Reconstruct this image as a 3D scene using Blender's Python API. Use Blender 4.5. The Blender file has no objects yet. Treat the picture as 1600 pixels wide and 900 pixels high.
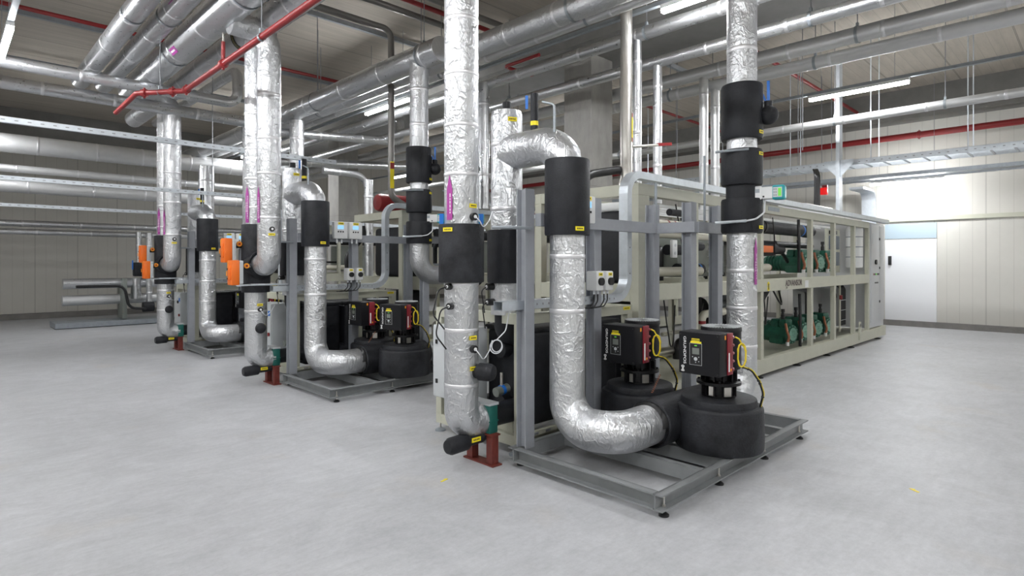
import bpy, bmesh, math, random
from mathutils import Vector, Matrix
random.seed(7)
S = bpy.context.scene
COL = S.collection
PI = math.pi
# ---------------------------------------------------------------- camera
F_PX, CAM_H, ANG, HOR = 913.4, 1.6, math.radians(45.52), 411.0
cd = bpy.data.cameras.new('camera'); cam = bpy.data.objects.new('camera', cd); COL.objects.link(cam)
cd.sensor_width = 36; cd.lens = F_PX / 1600 * 36
cd.shift_y = -(450 - HOR) / 1600
cd.clip_start = 0.02
cam.location = (0, 0, CAM_H)
cam.rotation_euler = (PI / 2, 0, ANG - PI / 2)
S.camera = cam
S.view_settings.view_transform = 'Standard'
S.view_settings.look = 'None'
S.view_settings.gamma = 1
S.view_settings.use_curve_mapping = False
S.view_settings.exposure = 1.1

# ---------------------------------------------------------------- materials
def new_mat(name):
    m = bpy.data.materials.new(name); m.use_nodes = True
    nt = m.node_tree
    return m, nt, nt.nodes['Principled BSDF']
def simple(name, col, rough=0.5, metal=0.0, var=0.0, vscale=6.0, bump=0.0, bscale=60.0, emit=None, estr=0.0, coat=0.0):
    m, nt, b = new_mat(name)
    b.inputs['Base Color'].default_value = (*col, 1)
    b.inputs['Roughness'].default_value = rough
    b.inputs['Metallic'].default_value = metal
    if coat: b.inputs['Coat Weight'].default_value = coat
    if emit:
        b.inputs['Emission Color'].default_value = (*emit, 1); b.inputs['Emission Strength'].default_value = estr
    tc = None
    if var or bump:
        tc = nt.nodes.new('ShaderNodeTexCoord')
    if var:
        n = nt.nodes.new('ShaderNodeTexNoise'); n.inputs['Scale'].default_value = vscale
        n.inputs['Detail'].default_value = 5; n.inputs['Roughness'].default_value = 0.65
        nt.links.new(tc.outputs['Object'], n.inputs['Vector'])
        r = nt.nodes.new('ShaderNodeValToRGB')
        r.color_ramp.elements[0].position = 0.32; r.color_ramp.elements[1].position = 0.72
        r.color_ramp.elements[0].color = (*[max(0, c * (1 - var)) for c in col], 1)
        r.color_ramp.elements[1].color = (*[min(1, c * (1 + var)) for c in col], 1)
        nt.links.new(n.outputs['Fac'], r.inputs['Fac']); nt.links.new(r.outputs['Color'], b.inputs['Base Color'])
    if bump:
        n2 = nt.nodes.new('ShaderNodeTexNoise'); n2.inputs['Scale'].default_value = bscale; n2.inputs['Detail'].default_value = 4
        nt.links.new(tc.outputs['Object'], n2.inputs['Vector'])
        bp = nt.nodes.new('ShaderNodeBump'); bp.inputs['Strength'].default_value = bump; bp.inputs['Distance'].default_value = 0.01
        nt.links.new(n2.outputs['Fac'], bp.inputs['Height']); nt.links.new(bp.outputs['Normal'], b.inputs['Normal'])
    return m

def foil(name, col, rough, dist, scale, crease=0.7):
    """aluminium foil jacket: soft crumples + sharp creases"""
    m, nt, b = new_mat(name)
    L = nt.links.new
    b.inputs['Base Color'].default_value = (*col, 1)
    b.inputs['Metallic'].default_value = 0.9
    b.inputs['Roughness'].default_value = rough
    tc = nt.nodes.new('ShaderNodeTexCoord')
    n = nt.nodes.new('ShaderNodeTexNoise'); n.inputs['Scale'].default_value = scale * 0.45
    n.inputs['Detail'].default_value = 3; n.inputs['Roughness'].default_value = 0.55; n.inputs['Distortion'].default_value = 0.6
    L(tc.outputs['Object'], n.inputs['Vector'])
    def ridge(sc, dist_, width, off):
        mp = nt.nodes.new('ShaderNodeMapping'); mp.inputs['Location'].default_value = off; mp.inputs['Rotation'].default_value = off
        mp.inputs['Scale'].default_value = (1, 1, 0.6)
        L(tc.outputs['Object'], mp.inputs['Vector'])
        q = nt.nodes.new('ShaderNodeTexNoise'); q.inputs['Scale'].default_value = sc; q.inputs['Detail'].default_value = 2; q.inputs['Distortion'].default_value = dist_
        L(mp.outputs['Vector'], q.inputs['Vector'])
        e = nt.nodes.new('ShaderNodeMath'); e.operation = 'SUBTRACT'; e.inputs[1].default_value = 0.5; L(q.outputs['Fac'], e.inputs[0])
        f = nt.nodes.new('ShaderNodeMath'); f.operation = 'ABSOLUTE'; L(e.outputs[0], f.inputs[0])
        g = nt.nodes.new('ShaderNodeMapRange'); g.inputs['From Max'].default_value = width; g.inputs['To Min'].default_value = 1; g.inputs['To Max'].default_value = 0
        L(f.outputs[0], g.inputs['Value']); return g
    n3 = nt.nodes.new('ShaderNodeTexNoise'); n3.inputs['Scale'].default_value = scale * 5; n3.inputs['Detail'].default_value = 4
    L(tc.outputs['Object'], n3.inputs['Vector'])
    a0 = nt.nodes.new('ShaderNodeMath'); a0.operation = 'MULTIPLY_ADD'; a0.inputs[1].default_value = crease * 0.10
    L(ridge(scale * 0.8, 0.8, 0.035, (1.3, 2.1, 0.4)).outputs[0], a0.inputs[0]); L(n.outputs['Fac'], a0.inputs[2])
    a = nt.nodes.new('ShaderNodeMath'); a.operation = 'MULTIPLY_ADD'; a.inputs[1].default_value = crease * 0.06
    L(ridge(scale * 1.9, 0.4, 0.05, (0.2, 0.7, 2.4)).outputs[0], a.inputs[0]); L(a0.outputs[0], a.inputs[2])
    a2 = nt.nodes.new('ShaderNodeMath'); a2.operation = 'MULTIPLY_ADD'; a2.inputs[1].default_value = 0.16 if dist > .02 else 0.04
    L(n3.outputs['Fac'], a2.inputs[0]); L(a.outputs[0], a2.inputs[2])
    bp = nt.nodes.new('ShaderNodeBump'); bp.inputs['Strength'].default_value = 1.0; bp.inputs['Distance'].default_value = dist
    L(a2.outputs[0], bp.inputs['Height']); L(bp.outputs['Normal'], b.inputs['Normal'])
    rr = nt.nodes.new('ShaderNodeMapRange'); rr.inputs['To Min'].default_value = rough - 0.06; rr.inputs['To Max'].default_value = rough + 0.1
    L(n3.outputs['Fac'], rr.inputs['Value']); L(rr.outputs['Result'], b.inputs['Roughness'])
    return m

M = {}
M['foil'] = foil('foil', (0.63, 0.64, 0.66), 0.35, 0.025, 9, 1.0)
M['foil_far'] = foil('foil_taut', (0.64, 0.65, 0.67), 0.28, 0.015, 5.5, 0.45)
M['tape'] = foil('foil_tape', (0.80, 0.80, 0.82), 0.42, 0.006, 20, 0.3)
M['jacket'] = simple('jacket_sheet', (0.66, 0.665, 0.67), 0.42, 0.6, 0.05, 4)
M['rubber'] = simple('black_rubber_foam', (0.017, 0.018, 0.022), 0.5, 0, 0.35, 7, 0.25, 90)
M['rubber_dusty'] = simple('dusty_rubber_foam', (0.022, 0.023, 0.027), 0.55, 0, 0.7, 5, 0.3, 60)
M['galv'] = simple('galvanised_steel', (0.60, 0.64, 0.68), 0.42, 0.65, 0.08, 14)
M['galv_dull'] = simple('galvanised_rail', (0.33, 0.36, 0.39), 0.5, 0.5, 0.1, 14)
M['rod'] = simple('threaded_rod_steel', (0.30, 0.31, 0.33), 0.45, 0.6)
M['grey'] = simple('grey_painted_steel', (0.33, 0.345, 0.375), 0.45, 0.1, 0.06, 9)
M['skid'] = simple('grey_skid_paint', (0.24, 0.25, 0.255), 0.42, 0.15, 0.10, 8)
M['cream'] = simple('cream_painted_steel', (0.50, 0.50, 0.41), 0.42, 0, 0.05, 5)
M['cream_in'] = simple('cream_pipe', (0.58, 0.56, 0.47), 0.4)
M['red'] = simple('red_sprinkler_paint', (0.25, 0.016, 0.018), 0.4)
M['rust'] = simple('red_oxide_steel', (0.16, 0.03, 0.022), 0.55, 0, 0.25, 20)
M['green_block'] = simple('dark_green_block', (0.012, 0.12, 0.10), 0.45, 0, 0.15, 10)
M['green'] = simple('green_compressor_paint', (0.020, 0.115, 0.075), 0.4, 0, 0.25, 10)
M['green_l'] = simple('green_light_face', (0.22, 0.42, 0.33), 0.4, 0, 0.2, 12)
M['orange'] = simple('orange_plastic', (0.85, 0.17, 0.015), 0.4)
M['orange_d'] = simple('orange_yellow_plastic', (0.9, 0.33, 0.02), 0.4)
M['white'] = simple('white_plastic', (0.74, 0.75, 0.75), 0.4)
M['lgrey'] = simple('light_grey_enclosure', (0.56, 0.585, 0.60), 0.38, 0, 0.02)
M['cab'] = simple('cabinet_grey', (0.55, 0.56, 0.57), 0.35, 0, 0.02)
M['black'] = simple('black_plastic', (0.012, 0.012, 0.013), 0.38)
M['black_m'] = simple('black_painted_cast', (0.008, 0.008, 0.009), 0.35, 0.2, 0.2, 20)
M['cover'] = simple('anthracite_cover', (0.009, 0.009, 0.011), 0.4)
M['crimson'] = simple('crimson_housing', (0.22, 0.008, 0.02), 0.38)
M['yellow'] = simple('yellow_label', (0.90, 0.74, 0.02), 0.5)
M['ycable'] = simple('yellow_cable', (0.75, 0.58, 0.02), 0.45)
M['blue'] = simple('blue_handle', (0.01, 0.16, 0.60), 0.4)
M['lcd'] = simple('blue_lcd', (0.25, 0.50, 0.75), 0.2, emit=(0.3, 0.6, 0.9), estr=0.35)
M['lcd_g'] = simple('green_lcd', (0.12, 0.50, 0.05), 0.3, emit=(0.15, 0.6, 0.05), estr=0.25)
M['teal'] = simple('teal_bezel', (0.015, 0.33, 0.37), 0.4)
M['purple'] = simple('purple_flow_sticker', (0.38, 0.05, 0.30), 0.45)
M['wtext'] = simple('white_print', (0.85, 0.85, 0.85), 0.5)
M['dtext'] = simple('dark_print', (0.10, 0.07, 0.07), 0.5)
M['ktext'] = simple('black_print', (0.03, 0.03, 0.02), 0.5)
M['copper'] = simple('copper_pipe', (0.42, 0.17, 0.10), 0.35, 0.7)
M['cuplate'] = simple('copper_brown_plate', (0.20, 0.09, 0.055), 0.5, 0.2, 0.2, 8)
M['steel'] = simple('stainless_steel', (0.62, 0.60, 0.56), 0.3, 0.9)
M['drain'] = simple('brown_grey_pipe', (0.22, 0.21, 0.20), 0.35, 0.5)
M['wcable'] = simple('white_cable', (0.70, 0.72, 0.75), 0.5)
M['shelfpan'] = simple('grey_blue_panel', (0.13, 0.16, 0.20), 0.4)
M['vessel'] = simple('grey_vessel', (0.22, 0.24, 0.22), 0.45, 0.3, 0.08)
M['lamp'] = simple('lamp_tube', (1, 1, 1), 0.5, emit=(0.97, 0.985, 1.0), estr=82.0)
M['bandy'] = simple('black_yellow_band', (0.16, 0.14, 0.03), 0.5)
M['redw'] = simple('red_beacon', (0.6, 0.01, 0.01), 0.3, emit=(0.8, 0.0, 0.0), estr=0.3)
M['kerb'] = simple('dark_kerb', (0.20, 0.19, 0.18), 0.7, 0, 0.15, 4)
M['glass'] = simple('door_glass', (0.45, 0.55, 0.62), 0.15, 0.2)
M['doorw'] = simple('white_door_panel', (0.80, 0.81, 0.83), 0.4)
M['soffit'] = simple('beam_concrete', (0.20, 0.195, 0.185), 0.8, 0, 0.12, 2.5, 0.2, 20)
M['wood'] = simple('tan_board', (0.45, 0.33, 0.17), 0.6)

def mat_floor():
    m, nt, b = new_mat('power_floated_concrete'); L = nt.links.new
    tc = nt.nodes.new('ShaderNodeTexCoord')
    n = nt.nodes.new('ShaderNodeTexNoise'); n.inputs['Scale'].default_value = 0.55; n.inputs['Detail'].default_value = 8; n.inputs['Roughness'].default_value = 0.62
    L(tc.outputs['Object'], n.inputs['Vector'])
    r = nt.nodes.new('ShaderNodeValToRGB'); e = r.color_ramp.elements
    e[0].position = 0.3; e[0].color = (0.41, 0.415, 0.43, 1); e[1].position = 0.7; e[1].color = (0.51, 0.515, 0.535, 1)
    L(n.outputs['Fac'], r.inputs['Fac'])
    mp = nt.nodes.new('ShaderNodeMapping'); mp.inputs['Scale'].default_value = (3.0, 14.0, 1)
    mp.inputs['Rotation'].default_value = (0, 0, 0.5)
    L(tc.outputs['Object'], mp.inputs['Vector'])
    n2 = nt.nodes.new('ShaderNodeTexNoise'); n2.inputs['Scale'].default_value = 1.0; n2.inputs['Detail'].default_value = 8; n2.inputs['Roughness'].default_value = 0.75
    L(mp.outputs['Vector'], n2.inputs['Vector'])
    mx = nt.nodes.new('ShaderNodeMixRGB'); mx.blend_type = 'SOFT_LIGHT'; mx.inputs['Fac'].default_value = 0.45
    L(r.outputs['Color'], mx.inputs['Color1']); L(n2.outputs['Fac'], mx.inputs['Color2'])
    # dusty brown spills and white smears
    n3 = nt.nodes.new('ShaderNodeTexNoise'); n3.inputs['Scale'].default_value = 1.3; n3.inputs['Detail'].default_value = 5
    L(tc.outputs['Object'], n3.inputs['Vector'])
    r3 = nt.nodes.new('ShaderNodeValToRGB'); r3.color_ramp.elements[0].position = 0.60; r3.color_ramp.elements[1].position = 0.74
    r3.color_ramp.elements[1].color = (0.35, 0.35, 0.35, 1)
    L(n3.outputs['Fac'], r3.inputs['Fac'])
    mx2 = nt.nodes.new('ShaderNodeMixRGB'); mx2.inputs['Color2'].default_value = (0.47, 0.42, 0.36, 1)
    L(r3.outputs['Color'], mx2.inputs['Fac']); L(mx.outputs['Color'], mx2.inputs['Color1'])
    n4 = nt.nodes.new('ShaderNodeTexNoise'); n4.inputs['Scale'].default_value = 26; n4.inputs['Detail'].default_value = 6; n4.inputs['Roughness'].default_value = 0.8
    L(tc.outputs['Object'], n4.inputs['Vector'])
    n5 = nt.nodes.new('ShaderNodeTexNoise'); n5.inputs['Scale'].default_value = 2.4; n5.inputs['Detail'].default_value = 9; n5.inputs['Roughness'].default_value = 0.7; n5.inputs['Distortion'].default_value = 1.2
    L(tc.outputs['Object'], n5.inputs['Vector'])
    m4 = nt.nodes.new('ShaderNodeMixRGB'); m4.blend_type = 'OVERLAY'; m4.inputs['Fac'].default_value = 0.22
    L(mx2.outputs['Color'], m4.inputs['Color1']); L(n4.outputs['Fac'], m4.inputs['Color2'])
    m5 = nt.nodes.new('ShaderNodeMixRGB'); m5.blend_type = 'OVERLAY'; m5.inputs['Fac'].default_value = 0.24
    L(m4.outputs['Color'], m5.inputs['Color1']); L(n5.outputs['Fac'], m5.inputs['Color2'])
    L(m5.outputs['Color'], b.inputs['Base Color'])
    rr = nt.nodes.new('ShaderNodeMapRange'); rr.inputs['To Min'].default_value = 0.36; rr.inputs['To Max'].default_value = 0.6
    L(n2.outputs['Fac'], rr.inputs['Value']); L(rr.outputs['Result'], b.inputs['Roughness'])
    b.inputs['Specular IOR Level'].default_value = 0.4
    bp = nt.nodes.new('ShaderNodeBump'); bp.inputs['Strength'].default_value = 0.15; bp.inputs['Distance'].default_value = 0.004
    L(n2.outputs['Fac'], bp.inputs['Height']); L(bp.outputs['Normal'], b.inputs['Normal'])
    return m
M['floor'] = mat_floor()

def mat_lines(name, col, axis, period, width, dark, rough=0.7, var=0.1, minor=None, stretch=None):
    """surface with joint lines perpendicular to an axis (world/object coords)"""
    m, nt, b = new_mat(name); L = nt.links.new
    tc = nt.nodes.new('ShaderNodeTexCoord'); sp = nt.nodes.new('ShaderNodeSeparateXYZ'); L(tc.outputs['Object'], sp.inputs[0])
    def lines(per, w):
        a = nt.nodes.new('ShaderNodeMath'); a.operation = 'PINGPONG'; a.inputs[1].default_value = per / 2
        L(sp.outputs[axis], a.inputs[0])
        c = nt.nodes.new('ShaderNodeMath'); c.operation = 'LESS_THAN'; c.inputs[1].default_value = w
        L(a.outputs[0], c.inputs[0]); return c
    n = nt.nodes.new('ShaderNodeTexNoise'); n.inputs['Scale'].default_value = 1.0; n.inputs['Detail'].default_value = 7; n.inputs['Roughness'].default_value = 0.7
    mp = nt.nodes.new('ShaderNodeMapping'); mp.inputs['Scale'].default_value = stretch or (1.5, 1.5, 1.5)
    L(tc.outputs['Object'], mp.inputs['Vector']); L(mp.outputs['Vector'], n.inputs['Vector'])
    r = nt.nodes.new('ShaderNodeValToRGB'); e = r.color_ramp.elements
    e[0].position = 0.3; e[1].position = 0.7
    e[0].color = (*[c * (1 - var) for c in col], 1); e[1].color = (*[c * (1 + var) for c in col], 1)
    L(n.outputs['Fac'], r.inputs['Fac'])
    mx = nt.nodes.new('ShaderNodeMixRGB'); mx.inputs['Color2'].default_value = (*[c * dark for c in col], 1)
    L(lines(period, width).outputs[0], mx.inputs['Fac']); L(r.outputs['Color'], mx.inputs['Color1'])
    out = mx
    if minor:
        mx2 = nt.nodes.new('ShaderNodeMixRGB'); mx2.inputs['Color2'].default_value = (*[c * minor[2] for c in col], 1)
        L(lines(minor[0], minor[1]).outputs[0], mx2.inputs['Fac']); L(mx.outputs['Color'], mx2.inputs['Color1']); out = mx2
    L(out.outputs['Color'], b.inputs['Base Color']); b.inputs['Roughness'].default_value = rough
    return m
M['ceiling'] = mat_lines('precast_ceiling_planks', (0.46, 0.42, 0.365), 1, 1.2, 0.014, 0.45, 0.85, 0.14, (0.2, 0.006, 0.86), (0.6, 5, 1))
M['wall_y'] = mat_lines('wall_panel_y', (0.60, 0.585, 0.54), 1, 1.0, 0.012, 0.6, 0.5, 0.03, (0.25, 0.006, 0.86))
M['wall_x'] = mat_lines('wall_panel_x', (0.60, 0.585, 0.54), 0, 1.0, 0.012, 0.6, 0.5, 0.03, (0.25, 0.006, 0.86))
M['column'] = mat_lines('column_concrete', (0.36, 0.35, 0.33), 2, 2.9, 0.006, 0.8, 0.85, 0.22, None, (2.2, 2.2, 1.0))

for k_, v_ in (('cover', .25), ('rubber', .3), ('rubber_dusty', .3), ('black_m', .35)):
    M[k_].node_tree.nodes['Principled BSDF'].inputs['Specular IOR Level'].default_value = v_

# ---------------------------------------------------------------- mesh builder
def fillet(pts, R, seg=8):
    pts = [Vector(p) for p in pts]
    if R <= 0: return pts
    out = [pts[0]]
    for i in range(1, len(pts) - 1):
        a, b, c = pts[i - 1], pts[i], pts[i + 1]
        d1 = (a - b); d2 = (c - b); l1, l2 = d1.length, d2.length; d1.normalize(); d2.normalize()
        ang = d1.angle(d2)
        if ang > PI - 0.02: out.append(b); continue
        t = min(R / math.tan(ang / 2), l1 * 0.499, l2 * 0.499)
        r = t * math.tan(ang / 2)
        p1 = b + d1 * t; p2 = b + d2 * t
        bis = (d1 + d2).normalized(); cen = b + bis * (r / math.sin(ang / 2))
        v1 = p1 - cen; v2 = p2 - cen; tot = v1.angle(v2); ax = v1.cross(v2).normalized()
        for k in range(seg + 1):
            out.append(cen + Matrix.Rotation(tot * k / seg, 3, ax) @ v1)
    out.append(pts[-1])
    return out

def frame_of(d):
    d = d.normalized()
    up = Vector((0, 0, 1)) if abs(d.z) < 0.95 else Vector((1, 0, 0))
    u = d.cross(up).normalized(); v = u.cross(d).normalized()
    return u, v

class MB:
    def __init__(s, T=None):
        s.V = []; s.F = []; s.MI = []; s.SM = []; s.T = T
    def add(s, vs, fs, mi=0, sm=False):
        o = len(s.V)
        if s.T is not None: vs = [s.T @ Vector(v) for v in vs]
        s.V += [tuple(v) for v in vs]
        for f in fs: s.F.append(tuple(i + o for i in f)); s.MI.append(mi); s.SM.append(sm)
        return s
    def box(s, x0, x1, y0, y1, z0, z1, mi=0):
        if x0 > x1: x0, x1 = x1, x0
        if y0 > y1: y0, y1 = y1, y0
        if z0 > z1: z0, z1 = z1, z0
        vs = [(x0, y0, z0), (x1, y0, z0), (x1, y1, z0), (x0, y1, z0), (x0, y0, z1), (x1, y0, z1), (x1, y1, z1), (x0, y1, z1)]
        return s.add(vs, [(0, 3, 2, 1), (4, 5, 6, 7), (0, 1, 5, 4), (1, 2, 6, 5), (2, 3, 7, 6), (3, 0, 4, 7)], mi)
    def obox(s, c, ax, ay, az, mi=0):
        c, ax, ay, az = map(Vector, (c, ax, ay, az))
        vs = [c + i * ax + j * ay + k * az for k in (-1, 1) for j, i in ((-1, -1), (-1, 1), (1, 1), (1, -1))]
        return s.add(vs, [(0, 3, 2, 1), (4, 5, 6, 7), (0, 1, 5, 4), (1, 2, 6, 5), (2, 3, 7, 6), (3, 0, 4, 7)], mi)
    def rbox(s, x0, x1, y0, y1, z0, z1, r=0.01, mi=0, seg=2):
        bm = bmesh.new(); bmesh.ops.create_cube(bm, size=1)
        for v in bm.verts: v.co = Vector(((x0 + x1) / 2 + v.co.x * abs(x1 - x0), (y0 + y1) / 2 + v.co.y * abs(y1 - y0), (z0 + z1) / 2 + v.co.z * abs(z1 - z0)))
        bmesh.ops.bevel(bm, geom=bm.edges[:] + bm.verts[:], offset=r, segments=seg, profile=0.5, affect='EDGES')
        bm.verts.index_update()
        s.add([v.co.copy() for v in bm.verts], [tuple(v.index for v in f.verts) for f in bm.faces], mi, True)
        bm.free(); return s
    def cyl(s, p0, p1, r0, r1=None, n=20, mi=0, caps=True):
        p0, p1 = Vector(p0), Vector(p1); r1 = r0 if r1 is None else r1
        u, v = frame_of(p1 - p0); vs = []
        for p, r in ((p0, r0), (p1, r1)):
            for k in range(n):
                a = 2 * PI * k / n; vs.append(p + (u * math.cos(a) + v * math.sin(a)) * r)
        s.add(vs, [(k, (k + 1) % n, n + (k + 1) % n, n + k) for k in range(n)], mi, True)
        if caps:
            s.add(vs[:n], [tuple(range(n))[::-1]], mi); s.add(vs[n:], [tuple(range(n))], mi)
        return s
    def tube(s, path, r, n=20, mi=0, caps=True):
        path = [Vector(p) for p in path]; m = len(path)
        rs = r if isinstance(r, (list, tuple)) else [r] * m
        dirs = []
        for i in range(m):
            d = (path[min(i + 1, m - 1)] - path[max(i - 1, 0)])
            dirs.append(d.normalized() if d.length > 1e-9 else Vector((0, 0, 1)))
        u, v = frame_of(dirs[0]); vs = []
        for i in range(m):
            if i:
                q = dirs[i - 1].rotation_difference(dirs[i]); u = q @ u; v = q @ v
            for k in range(n):
                a = 2 * PI * k / n; vs.append(path[i] + (u * math.cos(a) + v * math.sin(a)) * rs[i])
        fs = [(i * n + k, i * n + (k + 1) % n, (i + 1) * n + (k + 1) % n, (i + 1) * n + k) for i in range(m - 1) for k in range(n)]
        s.add(vs, fs, mi, True)
        if caps:
            s.add(vs[:n], [tuple(range(n))[::-1]], mi); s.add(vs[-n:], [tuple(range(n))], mi)
        return s
    def lathe(s, prof, o, ax, n=28, mi=0):
        o, ax = Vector(o), Vector(ax).normalized()
        u, v = frame_of(ax); vs = []
        for r, t in prof:
            for k in range(n):
                a = 2 * PI * k / n; vs.append(o + ax * t + (u * math.cos(a) + v * math.sin(a)) * max(r, 1e-4))
        m = len(prof)
        return s.add(vs, [(i * n + k, i * n + (k + 1) % n, (i + 1) * n + (k + 1) % n, (i + 1) * n + k) for i in range(m - 1) for k in range(n)], mi, True)
    def ball(s, c, r, n=20, mi=0, sc=(1, 1, 1)):
        vs = []; fs = []; h = n // 2
        for i in range(h + 1):
            th = PI * i / h
            for k in range(n):
                a = 2 * PI * k / n
                vs.append((c[0] + r * sc[0] * math.sin(th) * math.cos(a), c[1] + r * sc[1] * math.sin(th) * math.sin(a), c[2] + r * sc[2] * math.cos(th)))
        for i in range(h):
            for k in range(n): fs.append((i * n + k, (i + 1) * n + k, (i + 1) * n + (k + 1) % n, i * n + (k + 1) % n))
        return s.add(vs, fs, mi, True)
    def torus(s, c, ax, R, r, n=28, m=8, mi=0):
        c = Vector(c); u, v = frame_of(Vector(ax))
        return s.tube_closed([c + (u * math.cos(2 * PI * k / n) + v * math.sin(2 * PI * k / n)) * R for k in range(n)], r, m, mi)
    def tube_closed(s, path, r, m=8, mi=0):
        p = path + [path[0]]
        return s.tube(p, r, m, mi, False)
    def sweep(s, path, sec, up, mi=0, caps=True, sm=False):
        """sweep a 2D section (list of (a,b)); a along side axis, b along up-ish axis"""
        path = [Vector(p) for p in path]; m = len(path); n = len(sec); vs = []
        side = Vector(up)
        for i in range(m):
            d = (path[min(i + 1, m - 1)] - path[max(i - 1, 0)]).normalized()
            b = side.cross(d).normalized()
            for x, y in sec: vs.append(path[i] + side * x + b * y)
        fs = [(i * n + k, i * n + (k + 1) % n, (i + 1) * n + (k + 1) % n, (i + 1) * n + k) for i in range(m - 1) for k in range(n)]
        s.add(vs, fs, mi, sm)
        if caps: s.add(vs[:n], [tuple(range(n))[::-1]], mi); s.add(vs[-n:], [tuple(range(n))], mi)
        return s
    def build(s, name, mats, parent=None, label=None, cat=None, group=None, kind=None, bevel=0.0):
        me = bpy.data.meshes.new(name)
        if parent is not None: o0 = WL[parent.name]
        elif s.V and kind is None:
            xs = [v[0] for v in s.V]; ys = [v[1] for v in s.V]; zs = [v[2] for v in s.V]
            o0 = Vector(((min(xs) + max(xs)) / 2, (min(ys) + max(ys)) / 2, min(zs)))
        else: o0 = Vector((0, 0, 0))
        me.from_pydata([(v[0] - o0.x, v[1] - o0.y, v[2] - o0.z) for v in s.V], [], s.F)
        if not isinstance(mats, (list, tuple)): mats = [mats]
        for m_ in mats: me.materials.append(M[m_] if isinstance(m_, str) else m_)
        for p, mi, sm in zip(me.polygons, s.MI, s.SM): p.material_index = mi; p.use_smooth = sm
        bm = bmesh.new(); bm.from_mesh(me); bmesh.ops.remove_doubles(bm, verts=bm.verts, dist=1e-5)
        bmesh.ops.recalc_face_normals(bm, faces=bm.faces); bm.to_mesh(me); bm.free()
        o = bpy.data.objects.new(name, me); COL.objects.link(o)
        if any(s.SM):
            try: me.set_sharp_from_angle(angle=math.radians(38))
            except Exception: pass
        if parent is not None: o.parent = parent
        else: o.location = o0
        WL[o.name] = o0
        if bevel:
            md = o.modifiers.new('bevel', 'BEVEL'); md.width = bevel; md.segments = 2; md.limit_method = 'ANGLE'
        return tag(o, label, cat, group, kind)
WL = {}
def tag(o, label=None, cat=None, group=None, kind=None):
    if label: o['label'] = label
    if cat: o['category'] = cat
    if group: o['group'] = group
    if kind: o['kind'] = kind
    return o
def thing(name, loc, label, cat, group=None):
    o = bpy.data.objects.new(name, None); o.empty_display_size = 0.2; COL.objects.link(o); o.location = loc
    WL[o.name] = Vector(loc)
    return tag(o, label, cat, group)
def copy_thing(root, delta, label=None, group=None):
    r = root.copy(); COL.objects.link(r); r.location = root.location + Vector(delta); WL[r.name] = WL[root.name] + Vector(delta)
    if label: r['label'] = label
    if group: r['group'] = group
    def rec(a, b):
        for ch in list(a.children):
            c = ch.copy(); COL.objects.link(c); c.parent = b; rec(ch, c)
    rec(root, r)
    return r
def text(name, body, org, xd, yd, size, m, parent, bold=0.0, sx=1.0, depth=0.0006):
    cu = bpy.data.curves.new('lettering', 'FONT'); cu.body = body; cu.size = size; cu.extrude = depth; cu.offset = bold * size
    ob = bpy.data.objects.new('lettering', cu); COL.objects.link(ob)
    bpy.context.view_layer.update()
    me = bpy.data.meshes.new_from_object(ob.evaluated_get(bpy.context.evaluated_depsgraph_get()))
    bpy.data.objects.remove(ob)
    xd, yd = Vector(xd).normalized(), Vector(yd).normalized(); zd = xd.cross(yd); o0 = WL[parent.name]
    for v in me.vertices:
        v.co = Vector(org) - o0 + xd * v.co.x * sx + yd * v.co.y + zd * v.co.z
    me.materials.clear(); me.materials.append(M[m])
    o = bpy.data.objects.new(name, me); COL.objects.link(o); o.parent = parent; WL[o.name] = o0
    return o

# camera-side helper: direction from a point towards the photographer's side, used only to choose on which side a tag was stuck
def toward(p, deg=0):
    d = Vector((-p[0], -p[1], 0)).normalized()
    return Matrix.Rotation(math.radians(deg), 3, 'Z') @ d

def name_tag(parent, c, n, w=0.06, h=0.024):
    """small yellow engraved plate with a dark scribble"""
    n = Vector(n).normalized(); x = Vector((0, 0, 1)).cross(n).normalized(); z = Vector((0, 0, 1))
    mb = MB(); c = Vector(c)
    mb.obox(c, x * w / 2, z * h / 2, n * 0.002)
    for k in range(4):
        mb.obox(c + n * 0.0022 + x * w * (-0.27 + 0.18 * k), x * w * 0.06, z * h * 0.18, n * 0.0006, 1)
    return mb.build('name_tag', ['yellow', 'ktext'], parent)

# ---------------------------------------------------------------- room
RX0, RX1, RY0, RY1, CZ = -5.0, 17.6, -5.0, 21.7, 5.9
def struct(name, mb, m): return mb.build(name, m, kind='structure')
struct('floor', MB().box(RX0, RX1, RY0, RY1, -0.2, 0), 'floor')
struct('ceiling', MB().box(RX0, RX1, RY0, RY1, CZ, CZ + 0.2), 'ceiling')
struct('wall_right', MB().box(RX1, RX1 + 0.2, RY0, RY1, 0, CZ), 'wall_y')
struct('wall_left', MB().box(RX0 - 0.2, RX0, RY0, RY1, 0, CZ), 'wall_y')
struct('wall_back', MB().box(RX0, RX1, RY1, RY1 + 0.2, 0, CZ), 'wall_x')
struct('wall_front', MB().box(RX0, RX1, RY0 - 0.2, RY0, 0, CZ), 'wall_x')
struct('baseboard_right', MB().box(RX1 - 0.12, RX1, RY0, RY1, 0, 0.14), 'kerb')
struct('baseboard_back', MB().box(RX0, RX1 - 0.12, RY1 - 0.25, RY1, 0, 0.16), 'kerb')
struct('baseboard_left', MB().box(RX0, RX0 + 0.12, RY0, RY1, 0, 0.14), 'kerb')
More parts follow.
